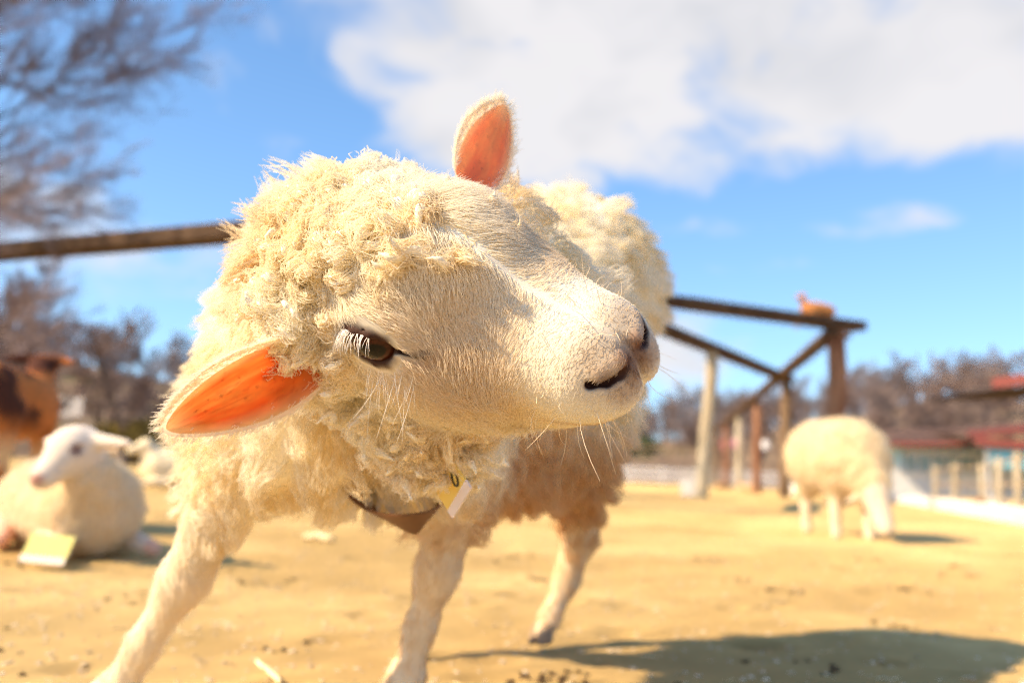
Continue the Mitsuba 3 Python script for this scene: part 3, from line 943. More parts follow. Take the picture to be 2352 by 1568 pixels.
g = thing('sheep', 'white lamb lying at the left edge of the photo with a card on its chest', 'sheep')
animal(g, lamb_body, (-.50, -.36, -.01), (.36, .24, .44), .008, lp, lt, lamb_paint)
animal(g, lamb_wool, (-.56, -.30, -.01), (.32, .22, .38), .009, lp, lt, lambda v: cream(v, (.70, .60, .44), .35), 'fleece')
tufts(g, lamb_wool, (-.56, -.30, -.01), (.32, .22, .38), .009, lp, lt, 7000, .024, 72, 'wool_far')
diffuse('card_pale', (.56, .54, .17), .6, .3)
diffuse('card_white', (.66, .60, .56), .6, .3)
diffuse('faint_print', (.45, .45, .30), .7, .2)
kc = thing('name_card', 'pale yellow card propped in front of the lying white lamb', 'name card')
co = P(43, 1280, 2.14)
co[2] = .012
kx, ky = unit(A(.97, -.22, -.02)), unit(A(.10, .42, .90))
ky = unit(ky - kx * (kx @ ky))
obj('sheet', mikit.ply(slab([co, co + kx * .130, co + kx * .130 + ky * .074, co + ky * .074], .002), 'card_pale'), kc)
kn = np.cross(kx, ky) * .0009
obj('lower_band', mikit.ply(slab([co + a + kn for a in (kx * 0, kx * .130, kx * .130 + ky * .017, ky * .017)], .0008), 'card_white'), kc)


def goat_body(p):
    d = smin(cap(p, (-.22, 0, .48), (.20, 0, .47), .125, .120), ell(p, (0, 0, .45), (.26, .145, .135)), .05)
    d = smin(d, cap(p, (.24, 0, .52), (.40, .03, .64), .075, .055), .05)
    d = smin(d, cap(p, (.42, .03, .655), (.545, .08, .60), .050, .028), .03)
    for s in (-1, 1):
        d = smin(d, cap(p, (.405, .03 + s * .045, .685), (.37, .03 + s * .13, .675), .024, .014), .012)
    d = smin(d, cap(p, (-.33, 0, .53), (-.38, 0, .60), .028, .016), .02)
    for s in (-1, 1):
        d = smin(d, cap(p, (-.24, s * .075, .42), (-.24, s * .080, .30), .075, .048), .04)
    return smin(d, legs(p, [(.20, .075), (.21, -.075), (-.27, .08), (-.25, -.08)], .045, .022, .40), .03)


def goat_paint(v):
    a = meshkit.fbm(v * 6 + 3, 3, 6)[:, None]
    c = A(.50, .165, .04) * (.6 + .7 * a)
    dark = np.clip((a - .47) * 8, 0, 1) * np.clip((v[:, 2:] - .32) / .1, 0, 1)
    c = c * (1 - dark) + A(.07, .025, .015) * dark
    pale = np.clip((.36 - v[:, 2:]) / .10, 0, 1) * np.clip((a - .35) * 6, 0, 1)
    c = c * (1 - pale) + A(.72, .52, .28) * pale
    return c


g = thing('goat', 'brown goat with dark patches standing behind the lying lamb at the left edge', 'goat')
animal(g, goat_body, (-.45, -.22, -.01), (.60, .24, .84), .013, A(*P(20, 900, 3.30)[:2], 0), math.radians(100), goat_paint)


def lying_body(p):
    d = smin(cap(p, (-.30, 0, .20), (.16, 0, .20), .19, .18), cap(p, (.18, 0, .24), (.30, .04, .38), .11, .075), .06)
    d = smin(d, cap(p, (.31, .04, .40), (.44, .08, .34), .062, .035), .03)
    for s in (-1, 1):
        d = smin(d, cap(p, (.29, .04 + s * .05, .42), (.26, .04 + s * .14, .39), .022, .012), .012)
    d = smin(d, cap(p, (.12, -.14, .06), (.34, -.16, .03), .045, .024), .04)
    d = smin(d, cap(p, (.12, .14, .06), (.32, .17, .03), .045, .024), .04)
    return smax(woolly(d, p, .016, 15, 9), -(p[:, 2] - .002), .004)


for px, d, turn, col, lab in ((238, 9.0, -60, (.66, .53, .38), 'dusty grey brown sheep lying behind the white lamb'), (410, 8.4, 200, (.86, .74, .50), 'pale sheep lying at the far left behind the drooping right ear'),
                              ):
    g = thing('sheep', lab, 'sheep', None)
    animal(g, lying_body, (-.56, -.26, -.01), (.52, .30, .52), .022, A(*P(px, 1050, d)[:2], 0), math.radians(turn), lambda v, col=col: cream(v, col, .15))


# ------------------------------------------------------------------ the raised goat walkway of logs and planks
def wood(c0, c1, sx=1.0):
    def f(p, n, uv):
        a = mikit.fbm(p.x * 9 * sx, p.y * 9 * sx, p.z * 1.6, 4)
        b = mikit.noise(p.x * 60, p.y * 60, p.z * 5)
        return mikit.mix(c0, c1, mikit.smoothstep(.25, .75, a)) * (.8 + .35 * b)
    return mikit.proc(f)


diffuse('log_pale', wood((.40, .33, .22), (.60, .53, .40)), .9, .1)
diffuse('log_red', wood((.20, .085, .045), (.36, .19, .11)), .9, .1)
diffuse('log_dark', wood((.12, .07, .04), (.26, .18, .11)), .9, .1)
diffuse('plank', wood((.055, .033, .022), (.13, .085, .055)), .9, .1)
HW = 2.70


def log(a, b, ra, rb, sides=14, k=9, seed=0):
    t = np.linspace(0, 1, k)[:, None]
    path = (A(*a) * (1 - t) + A(*b) * t)[None]
    path = path + wander(path, 1.1, seed, .02)
    v, f = tubes(path, (ra + (rb - ra) * t[:, 0])[None], sides)
    r = meshkit.fbm(v * 11, 2, seed)[:, None]
    ax = unit(A(*b) - A(*a))
    cen = A(*a) + ((v - A(*a)) @ ax)[:, None] * ax
    return trimesh.Trimesh(cen + (v - cen) * (.92 + .16 * r), f, process=False)


def beam(a, b, wd, th, seed=0):
    """a rough plank from a to b with chamfered edges"""
    a, b = A(*a), A(*b)
    k = 12
    ax = unit(b - a)
    sd = unit(np.cross(ax, A(0, 0, 1)))
    upv = np.cross(sd, ax)
    c = .012
    prof = [(-wd + c, -th), (wd - c, -th), (wd, -th + c), (wd, th - c), (wd - c, th), (-wd + c, th), (-wd, th - c), (-wd, -th + c)]
    t = np.linspace(0, 1, k)
    ring = np.array([[a + (b - a) * u + sd * x + upv * z for x, z in prof] for u in t])
    ring = ring + wander(ring, 3, seed, .006)
    i, j = np.meshgrid(np.arange(k - 1), np.arange(8), indexing='ij')
    i, j = i.ravel(), j.ravel()
    q = tri(np.stack([i * 8 + j, i * 8 + (j + 1) % 8, (i + 1) * 8 + (j + 1) % 8, (i + 1) * 8 + j], 1))
    caps = [[0, e + 1, e] for e in range(1, 7)] + [[(k - 1) * 8, (k - 1) * 8 + e, (k - 1) * 8 + e + 1] for e in range(1, 7)]
    return trimesh.Trimesh(ring.reshape(-1, 3), np.vstack([q, caps]), process=False)


wk = thing('goat_walkway', 'raised walkway of dark planks on tall log posts around the sheep yard', 'walkway')
WP = dict(left=A(-9.4, 11.5), corner=A(-.10, 7.70), joint=A(1.13, 11.1), big=A(4.80, 12.65), back=A(5.95, 18.4), far=A(10.3, 44.0))


def z(p, h):
    return A(p[0], p[1], h)


def span(a, b, wd, th, seed, h=HW, e0=.0, e1=.0):
    d = unit(b - a)
    obj('plank', mikit.ply(beam(z(a - d * e0, h), z(b + d * e1, h), wd, th, seed), 'plank', smooth=30), wk)


span(WP['left'], WP['corner'], .15, .085, 1)
span(WP['corner'], WP['joint'], .15, .075, 2, HW + .004)
span(WP['joint'], WP['big'], .16, .070, 3, HW - .003, .2, .55)
span(WP['joint'], WP['back'], .15, .065, 4, HW - .150, 0, .3)
span(WP['big'], WP['far'], .11, .060, 5, HW - .160, .15, 0)
for k, (xy, r, m) in enumerate([(WP['left'] + A(.3, -.1), .12, 'log_dark'), (WP['corner'], .11, 'log_dark'), (WP['joint'], .12, 'log_dark'), (WP['big'] + A(.06, 0), .148, 'log_red'),
                                (A(3.37, 14.55), .115, 'log_pale'), (WP['back'], .125, 'log_dark'),
                                (A(6.80, 23.4), .12, 'log_red'), (A(7.65, 28.4), .12, 'log_pale'), (A(8.5, 33.4), .13, 'log_red'), (A(9.35, 38.4), .13, 'log_dark'), (A(10.2, 43.4), .13, 'log_pale')]):
    top = HW - .10 if k < 4 else HW - .24
    lean = {4: A(.10, 0), 5: A(.03, 0), 3: A(.02, 0)}.get(k, A(0, 0))
    obj('post', mikit.ply(log(z(xy - lean, -.2), z(xy + lean, top), r, r * .88, seed=40 + k), m, smooth=50), wk)
obj('brace', mikit.ply(log(z(WP['big'] + A(-.15, .1), HW - .28), z(WP['big'] + A(.45, .5), HW - .10), .05, .05, 8, 3, 77), 'log_dark', smooth=50), wk)


def resting_goat(p):
    d = smin(cap(p, (-.24, 0, .11), (.16, 0, .10), .095, .105), ell(p, (-.02, 0, .12), (.30, .12, .105)), .04)
    d = smin(d, cap(p, (.20, 0, .14), (.285, 0, .27), .060, .042), .04)
    d = smin(d, cap(p, (.29, 0, .285), (.385, .01, .25), .040, .023), .02)
    for s in (-1, 1):
        d = smin(d, cap(p, (.28, s * .03, .30), (.25, s * .09, .29), .016, .009), .01)
        d = smin(d, cap(p, (.275, s * .015, .315), (.235, s * .03, .385), .010, .005), .006)
    d = smin(d, cap(p, (.12, .09, .04), (.28, .14, .02), .03, .018), .02)
    d = smin(d, cap(p, (.14, -.09, .05), (.20, -.185, .02), .03, .020), .02)
    d = smin(d, cap(p, (.20, -.185, .02), (.22, -.195, -.17), .020, .014), .01)
    return smin(d, cap(p, (-.31, 0, .13), (-.36, .0, .11), .022, .013), .015)


db = unit(WP['big'] - WP['joint'])
gpos = WP['joint'] + db * (np.linalg.norm(WP['big'] - WP['joint']) - .28)
g = thing('goat', 'reddish tan goat resting on the end of the high plank', 'goat')
animal(g, resting_goat, (-.42, -.24, -.20), (.45, .20, .40), .013, z(gpos, HW + .062), math.atan2(db[1], db[0]) + math.pi, lambda v: A(.62, .27, .09) * (.75 + .5 * meshkit.fbm(v * 7, 3, 4)[:, None]))
# ------------------------------------------------------------------ hills, trees
def rise(x, y):
    """height of the land behind the yard: a low bank, then wooded slopes"""
    d = np.hypot(x, y)
    a = np.arctan2(x, y)
    s = lambda e0, e1, v: (lambda t: t * t * (3 - 2 * t))(np.clip((v - e0) / (e1 - e0), 0, 1))
    top = 4.0 + 8.5 * np.exp(-((a - .50) / .20) ** 2) + 8 * np.exp(-((a + .50) / .24) ** 2) + 5 * s(.7, 1.3, np.abs(a))
    back = s(0, .4, np.cos(a) + .6)
    h = 1.6 * s(51, 55, d) + top * s(64, 150, d) + (meshkit.fbm(np.stack([x / 17, y / 17, x * 0], -1), 3, 4) - .5) * 3 * s(62, 110, d)
    return h * back - .25 * (1 - s(49.5, 51.2, d)) - .0


def litter(p, n, uv):
    a = mikit.fbm(p.x * .35, p.y * .35, p.z * .35, 4)
    b = mikit.fbm(p.x * 2.4, p.y * 2.4, p.z * 2.4, 3)
    c = mikit.mix((.12, .085, .065), (.20, .145, .10), mikit.smoothstep(.3, .7, b))
    return mikit.mix(c, (.14, .13, .05), mikit.smoothstep(.56, .75, a) * .7)


diffuse('litter', mikit.proc(litter), .95, .1)
ra = np.linspace(-2.2, 2.2, 240)
rd = np.concatenate([np.linspace(49.6, 66, 30), np.geomspace(68, 420, 40)])
aa, dd = np.meshgrid(ra, rd, indexing='ij')
hx, hy = dd * np.sin(aa), dd * np.cos(aa)
i, j = np.meshgrid(np.arange(len(ra) - 1), np.arange(len(rd) - 1), indexing='ij')
i, j, k = i.ravel(), j.ravel(), len(rd)
obj('hillside', mikit.ply((np.stack([hx, hy, rise(hx, hy)], -1).reshape(-1, 3), np.stack([i * k + j, i * k + j + 1, (i + 1) * k + j + 1, (i + 1) * k + j], 1)), 'litter', smooth=True), kind='structure')


def bark(c0, c1):
    return mikit.proc(lambda p, n, uv: mikit.mix(c0, c1, mikit.fbm(p.x * 5, p.y * 5, p.z * 2, 3)))


diffuse('bark', bark((.07, .05, .045), (.17, .13, .11)), .95, .1)
diffuse('twig', bark((.15, .10, .095), (.25, .18, .16)), .95, .1)
diffuse('twig_grey', bark((.22, .17, .18), (.33, .27, .27)), .95, .1)
diffuse('twig_warm', bark((.165, .125, .115), (.26, .20, .18)), .95, .1)


def grow(r, start, direction, length, radius, levels, spread, up=.25, k=6):
    """levels: children per level. Returns a list of (paths, radii) per level"""
    out = []
    P0, D0, L0, R0 = np.array([start], float), unit(np.array([direction], float)), np.array([length], float), np.array([radius], float)
    for lv, n in enumerate([*levels, 0]):
        m = len(P0)
        t = np.linspace(0, 1, k)
        wob = unit(D0[:, None] + np.cumsum(r.normal(size=(m, k, 3)) * .13, 1) + A(0, 0, up) * t[None, :, None] * (lv > 0))
        seg = wob * (L0 / (k - 1))[:, None, None]
        path = P0[:, None] + np.concatenate([np.zeros((m, 1, 3)), np.cumsum(seg[:, :-1], 1)], 1)
        rad = R0[:, None] * (1 - .68 * t)
        out.append((path, rad))
        if not n:
            break
        who = np.repeat(np.arange(m), n)
        tt = r.uniform(.30 if lv == 0 else .15, .98, len(who)) * (k - 1.001)
        a, fr = tt.astype(int), (tt % 1)[:, None]
        P0 = path[who, a] * (1 - fr) + path[who, a + 1] * fr
        D0 = unit(wob[who, a] + unit(r.normal(size=(len(who), 3))) * spread)
        L0 = L0[who] * r.uniform(.38, .66, len(who)) * (1 - .3 * tt / k)
        R0 = rad[who, a] * r.uniform(.35, .60, len(who))
    return out


def tree_meshes(levels, sides=(10, 6, 4, 3, 3), fine=False):
    res = []
    for (path, rad), s in zip(levels, sides):
        if len(path) > 400:
            path, rad = (path[:, [0, 2, 5]], rad[:, [0, 2, 5]]) if fine else (path[:, [0, 5]], rad[:, [0, 5]])
        res.append(tubes(path, np.maximum(rad, (.0045 if fine else .026)), s))
    return res


def merge(ms):
    v, f, n = [], [], 0
    for a, b in ms:
        v.append(a)
        f.append(b + n)
        n += len(a)
    return np.vstack(v), np.vstack(f)


# the large bare tree that reaches in from the left
r = np.random.default_rng(31)
near_tree = thing('bare_tree', 'large bare tree reaching into the sky at the upper left edge', 'tree')
base = A(-8.5, 9.6, -.1)
lv = grow(r, base, A(.10, 0, 1), 5.2, .23, [], .5)
tp = lv[0][0][0]
limb = []
for h, (dx, dy, dz), L in ((.30, (1, .15, .40), 2.9), (.42, (1, -.2, .62), 3.3), (.55, (1, .3, .75), 4.0), (.62, (.8, -.3, 1.0), 3.9), (.75, (.55, .2, 1.2), 3.6), (.95, (.2, .1, 1.3), 3.4), (.5, (-.8, .5, .7), 3.6), (.7, (-.7, -.5, 1), 3.4), (.85, (.9, -.1, .95), 3.6)):
    at = tp[int(h * 5)] * (1 - (h * 5) % 1) + tp[min(5, int(h * 5) + 1)] * ((h * 5) % 1)
    limb.append(grow(r, at, (dx, dy, dz), L * .93, .045, [12, 10, 10], .50, .16))
tr, fo = tree_meshes(lv, fine=True)[0]
obj('trunk', mikit.ply((tr, fo), 'bark', smooth=True), near_tree)
for lb in limb:
    mm = tree_meshes(lb, (7, 5, 3, 3), True)
    o = obj('limb', mikit.ply(merge(mm[:2]), 'bark', smooth=True), near_tree)
    obj('twigs', mikit.ply(merge(mm[2:]), 'twig_grey', smooth=True), o, kind='stuff')

variants = []
for sd, (hgt, spr) in enumerate(((7.5, .75), (9.0, .65), (6.5, .95), (8.2, .8))):
    r = np.random.default_rng(60 + sd)
    lv = grow(r, A(0, 0, -.3), A(.03, .02, 1), hgt * .62, .16, [10, 7, 6], spr, .35)
    mm = tree_meshes(lv, (8, 5, 3, 3))
    variants.append((mikit.ply(mm[0], 'bark', smooth=True), mikit.ply(merge(mm[1:3]), 'bark', smooth=True), mikit.ply(mm[3], 'twig', smooth=True), merge([(mm[0][0], mm[0][1]), mm[1], mm[2], mm[3]])))

# (px, distance, variant, size, label)
stand = [(105, 21, 2, .82, 'dark bare tree with a low fork behind the brown goat'), (-40, 26, 0, 1.0, 'bare tree cut by the left edge behind the brown goat'), (290, 30, 1, .72, 'bare tree just right of the white notice board'), (420, 38, 3, .72, 'bare tree just left of the shoulder of the near sheep'),
         (200, 44, 0, .85, 'thin bare tree above the white notice board'), (20, 40, 1, .95, 'tall bare tree above the back of the brown goat'), (350, 52, 2, .85, 'bare tree rising over the olive yellow bush'), (500, 58, 1, .8, 'bare tree half hidden by the neck of the near sheep'),
         (1490, 60, 3, .75, 'bare tree above the brown wooden rail'), (1450, 78, 0, .7, 'bare tree beside the rump of the near sheep'), (1560, 75, 2, .75, 'bare tree just left of the first pale walkway post'), (1660, 72, 1, .8, 'bare tree behind the second and third walkway posts'),
         (1750, 66, 0, .85, 'bare tree behind the thin red walkway post'), (1850, 70, 3, .9, 'bare tree just left of the thick red post'), (1960, 66, 1, .85, 'bare tree just right of the thick red post'), (2050, 72, 2, .95, 'bare tree above the left end of the barn'),
         (2130, 64, 0, .9, 'bare tree above the barn windows'), (2220, 70, 3, 1.0, 'bare tree where the red barn roofs meet'), (2310, 62, 1, .9, 'bare tree under the red eave of the shed')]
for px, d, vi, sc, lab in stand:
    g0 = P(px, 1085, d)
    zz = max(0.0, float(rise(np.array(g0[0]), np.array(g0[1])))) if np.hypot(g0[0], g0[1]) > 50 else 0.0
    g = thing('bare_tree', lab, 'tree', 'bare trees on the left' if px < 1000 else 'bare trees on the right slope')
    M = T().translate([float(g0[0]), float(g0[1]), zz]).rotate([0, 0, 1], float((px * 37) % 360)).scale(sc)
    v = variants[vi]
    obj('trunk', {**v[0], 'to_world': M}, g)
    obj('limbs', {**v[1], 'to_world': M}, g, kind='stuff')
    obj('twigs', {**v[2], 'to_world': M}, g, kind='stuff')
# the rest of the wood, one mass
r = np.random.default_rng(91)
wv, wf, nn = [], [], 0
for q in range(270):
    a = r.choice([r.uniform(-.72, -.28), r.uniform(.13, .66), r.uniform(.2, .6)])
    d = r.choice([r.uniform(76, 158), r.uniform(125, 160)])
    x, y = d * math.sin(a), d * math.cos(a)
    vv, ff = variants[q % 4][3]
    if d > 100:
        ff = ff[:int(len(ff) * .92)]
    t = r.uniform(0, 6.28)
    s = r.uniform(.75, 1.15)
    R_ = A([math.cos(t), math.sin(t), 0], [-math.sin(t), math.cos(t), 0], [0, 0, 1]) * s
    wv.append(vv @ R_ + A(x, y, float(rise(np.array(x), np.array(y)))))
    wf.append(ff + nn)
    nn += len(vv)
obj('woodland', mikit.ply((np.vstack(wv), np.vstack(wf)), 'twig_warm'), None, 'leafless brown wood covering the slopes', 'wood', kind='stuff')


def bush(name, label, pos, size, col, n, seed):
    r = np.random.default_rng(seed)
    c = unit(r.normal(size=(n, 3))) * (r.uniform(.3, 1, n) ** .5)[:, None] * A(*size) * (.75 + .5 * meshkit.noise(r.normal(size=(n, 3)) * 2, seed))[:, None]
    c = c + A(*pos) + A(0, 0, size[2])
    x, y = frame(unit(r.normal(size=(n, 3))))
    s = r.uniform(.03, .07, n)[:, None] * max(size)
    v = np.stack([c - x * s, c + y * s * .5 - x * .1 * s, c + x * s, c - y * s * .5], 1).reshape(-1, 3)
    f = (np.arange(n)[:, None, None] * 4 + A([0, 1, 2], [0, 2, 3]).astype(int)).reshape(-1, 3)
    diffuse(f'leaf_{seed}', mikit.proc(lambda p, n, uv: mikit.mix([a * .6 for a in col], [a * 1.35 for a in col], mikit.noise(p.x * 9, p.y * 9, p.z * 9))), .8, .2)
    g = thing(name, label, 'bush')
    obj('foliage', mikit.ply((v, f), f'leaf_{seed}'), g, kind='stuff')
    sv, sf2 = tubes(np.stack([np.linspace(A(*pos) - A(0, 0, .2), A(*pos) + A(a * size[0] * .5, b * size[1] * .5, size[2] * 1.2), 4) for a, b in ((0, 0), (.7, .3), (-.6, .4), (.2, -.7))]), np.tile(A(.04, .03, .02, .01), (4, 1)) * max(size), 5)
    obj('stem', mikit.ply((sv, sf2), 'bark', smooth=True), g)


g0 = P(330, 1000, 31)
bush('dry_bush', 'olive yellow bush under the bare trees left of the near sheep', (g0[0], g0[1], 0), (2.1, 1.2, .85), (.20, .15, .035), 2600, 5)
g0 = P(1480, 1000, 53)
bush('green_bush', 'dark green bush on the bank left of the first pale post', (g0[0], g0[1] + 3.5, 1.5), (1.7, 1.0, .8), (.07, .10, .03), 2200, 6)

# ------------------------------------------------------------------ fences, sign, building
diffuse('white_paint', mikit.proc(lambda p, n, uv: mikit.mix((.62, .60, .60), (.76, .75, .74), mikit.fbm(p.x * 3, p.y * 3, p.z * 3, 3))), .6, .3)
diffuse('rail_wood', wood((.26, .18, .10), (.42, .31, .20)), .9, .1)


def box(c, half, turn=0.0, bev=.006):
    m = trimesh.creation.box(extents=[2 * h for h in half])
    v = m.vertices
    if bev:
        import manifold3d as m3
        hs = [h - bev for h in half]
        pts = []
        for a in (-1, 1):
            for b in (-1, 1):
                for d in (-1, 1):
                    o = A(a * hs[0], b * hs[1], d * hs[2])
                    pts += [o + A(a * bev, 0, 0), o + A(0, b * bev, 0), o + A(0, 0, d * bev)]
        m = trimesh.convex.convex_hull(np.array(pts))
        v = m.vertices
    cs_, sn = math.cos(turn), math.sin(turn)
    return trimesh.Trimesh(v @ A([cs_, sn, 0], [-sn, cs_, 0], [0, 0, 1]) + A(*c), m.faces, process=False)


def rails(name, label, a, b, n_posts, heights, rw, mat, post_h, z0=0.0, cat='fence', group=None):
    g = thing(name, label, cat, group)
    a, b = A(*a), A(*b)
    t = math.atan2(*(b - a)[[1, 0]])
    L = np.linalg.norm(b - a)
    for u in np.linspace(0, 1, n_posts):
        p = a + (b - a) * u
        obj('post', mikit.ply(box((*p, z0 + post_h / 2 - .05), (rw * .9, rw * .9, post_h / 2 + .05), t), mat), g)
    nrm = A(math.sin(t), -math.cos(t)) * (rw * .9 + .022)
    for h in heights:
        p = (a + b) / 2 + nrm
        obj('rail', mikit.ply(box((*p, z0 + h), (L / 2, .02, rw), t), mat), g)
    return g


rails('white_fence', 'low white fence of three rails at the far edge of the yard', P(1370, 1085, 49)[:2], P(1900, 1085, 49)[:2], 8, (.22, .52, .82), .085, 'white_paint', .95)
rails('white_fence', 'white rail fence at the far edge behind the lying sheep on the left', P(60, 1085, 47)[:2], P(470, 1085, 48)[:2], 7, (.22, .52, .82), .085, 'white_paint', .95)
rails('wooden_rail', 'brown wooden rail fence on the bank above the white fence', P(1410, 1085, 55.5)[:2], P(1600, 1085, 55.5)[:2], 4, (.75,), .11, 'rail_wood', .9, 1.55)

sg = thing('sign_board', 'plain white board with a teal stripe leaning by the first pale post', 'sign')
so = A(*P(1580, 1100, 15.2)[:2], .15)
obj('panel', mikit.ply(box(so, (.12, .015, .15), -.15), 'white_paint'), sg)
diffuse('teal', (.12, .42, .44), .6, .3)
obj('stripe', mikit.ply(box(so + A(.07, -.020, -.03), (.03, .004, .09), -.15, .002), 'teal'), sg)
obj('strut', mikit.ply(box(so + A(.02, .12, -.02), (.012, .10, .012), -.15), 'rail_wood'), sg)
sg = thing('notice_board', 'white board on two posts far behind the brown goat and lying lamb', 'sign')
so = A(*P(160, 930, 30)[:2], 0)
obj('panel', mikit.ply(box(so + A(0, 0, 1.95), (.44, .02, .34), .1), 'white_paint'), sg)
for s in (-1, 1):
    obj('post', mikit.ply(box(so + A(s * .36, .06, .95), (.04, .03, 1.3), .1), 'rail_wood'), sg)

# barn with low red roofs
diffuse('wall_white', mikit.proc(lambda p, n, uv: mikit.mix((.60, .64, .66), (.74, .77, .78), mikit.fbm(p.x * 2, p.y * 2, p.z * 2, 3))), .8, .2)
diffuse('wall_blue', mikit.proc(lambda p, n, uv: mikit.mix((.20, .56, .70), (.28, .66, .80), mikit.fbm(p.x * 2, p.y * 2, p.z * 2, 3))), .7, .2)
diffuse('roof_red', mikit.proc(lambda p, n, uv: mikit.mix((.26, .065, .055), (.36, .11, .09), mikit.fbm(p.x * 2, p.y * 6, p.z * 6, 3))), .7, .3)
diffuse('roof_dark', mikit.proc(lambda p, n, uv: mikit.mix((.06, .035, .03), (.11, .07, .055), mikit.fbm(p.x * 2, p.y * 6, p.z * 6, 3))), .8, .2)
diffuse('soffit', (.07, .05, .045), .9, .1)
diffuse('frame_white', (.72, .73, .73), .6, .3)
diffuse('window_glass', (.16, .27, .26), .12, .6)
diffuse('panel_cyan', (.50, .76, .84), .6, .3)
barn = thing('barn', 'pale blue and white barn with low dark red roofs behind the grazing sheep', 'building')
bx, by = 16.1, 37.0
wl = obj('wall', mikit.ply(box((bx + 5.5, by + 2.5, .62), (5.5, 2.45, .68), 0, .01), 'wall_white'), barn)
obj('upper_wall', mikit.ply(box((bx + 5.5, by + 2.55, 1.75), (5.46, 2.40, .45), 0, .01), 'wall_blue'), barn, 'light blue upper wall')
obj('corner_panel', mikit.ply(box((bx + .45, by + .03, 1.72), (.45, .05, .46), 0, .01), 'panel_cyan'), barn)
for k in range(6):
    cx_ = bx + 1.25 + .60 * k
    w = obj('window', mikit.ply(box((cx_, by + .02, 1.52), (.285, .05, .46), 0, .008), 'frame_white'), barn)
    for s in (-1, 1):
        obj('pane', mikit.ply(box((cx_ + s * .125, by - .03, 1.42), (.10, .012, .33), 0, .004), 'window_glass'), w)
obj('sill', mikit.ply(box((bx + 2.8, by - .05, 1.02), (1.9, .07, .03), 0, .008), 'frame_white'), barn)


def roof_slab(corners, th):
    c = np.array(corners, float)
    return trimesh.Trimesh(np.vstack([c, c - A(0, 0, th)]), [[0, 1, 2], [0, 2, 3], [4, 6, 5], [4, 7, 6], [0, 4, 5], [0, 5, 1], [1, 5, 6], [1, 6, 2], [2, 6, 7], [2, 7, 3], [3, 7, 4], [3, 4, 0]], process=False)


rf = obj('roof', mikit.ply(roof_slab([(bx - .5, by - .9, 2.20), (bx + 3.6, by - .9, 2.36), (bx + 3.6, by + 3, 3.15), (bx - .5, by + 3, 2.75)], .10), 'roof_dark'), barn)
obj('fascia', mikit.ply(roof_slab([(bx - .5, by - .96, 2.18), (bx + 3.6, by - .96, 2.34), (bx + 3.6, by - .905, 2.34), (bx - .5, by - .905, 2.18)], .17), 'roof_red'), rf)
rf = obj('roof', mikit.ply(roof_slab([(bx + 2.9, by - 1.6, 2.72), (bx + 9.0, by - 1.6, 3.55), (bx + 9.0, by + 3, 3.75), (bx + 2.9, by + 3, 2.95)], .12), 'roof_dark'), barn)
obj('fascia', mikit.ply(roof_slab([(bx + 2.9, by - 1.66, 2.74), (bx + 9.0, by - 1.66, 3.57), (bx + 9.0, by - 1.605, 3.57), (bx + 2.9, by - 1.605, 2.74)], .28), 'roof_red'), rf)
rf = obj('roof', mikit.ply(roof_slab([(bx + 2.8, by - 2.4, 2.46), (bx + 9.0, by - 2.4, 2.20), (bx + 9.0, by - .2, 2.42), (bx + 2.8, by - .2, 2.60)], .12), 'roof_dark'), barn)
obj('fascia', mikit.ply(roof_slab([(bx + 2.8, by - 2.46, 2.48), (bx + 9.0, by - 2.46, 2.22), (bx + 9.0, by - 2.405, 2.22), (bx + 2.8, by - 2.405, 2.48)], .36), 'roof_red'), rf)
obj('blue_board', mikit.ply(box((bx + 5.7, by - 2.2, 1.62), (2.2, .04, .36), 0, .008), 'wall_blue'), barn, 'bright blue board under the red eave')
for k in range(3):
    obj('support', mikit.ply(box((bx + 3.3 + 2.3 * k, by - 2.28, 1.0), (.05, .035, 1.05), 0, .006), 'frame_white'), barn)

shed = thing('shed', 'shed at the right edge of which only the red eave shows', 'building')
sx, sy = 9.62, 17.0
rf = obj('roof', mikit.ply(roof_slab([(sx, sy - .2, 2.50), (sx + 4, sy - 1.6, 3.10), (sx + 4, sy + 3, 3.30), (sx, sy + 3, 2.62)], .06), 'roof_dark'), shed)
obj('fascia', mikit.ply(roof_slab([(sx - .05, sy - .24, 2.52), (sx + 4, sy - 1.66, 3.13), (sx + 4, sy - 1.605, 3.13), (sx - .05, sy - .185, 2.52)], .19), 'roof_red'), rf)
obj('soffit', mikit.ply(roof_slab([(sx + .25, sy + .1, 2.36), (sx + 4, sy - 1.2, 2.62), (sx + 4, sy + 3, 2.62), (sx + .25, sy + 3, 2.40)], .05), 'soffit'), shed)
obj('wall', mikit.ply(box((sx + 4.4, sy + 1.8, 1.2), (1.0, 1.2, 1.28), 0, .01), 'wall_white'), shed)

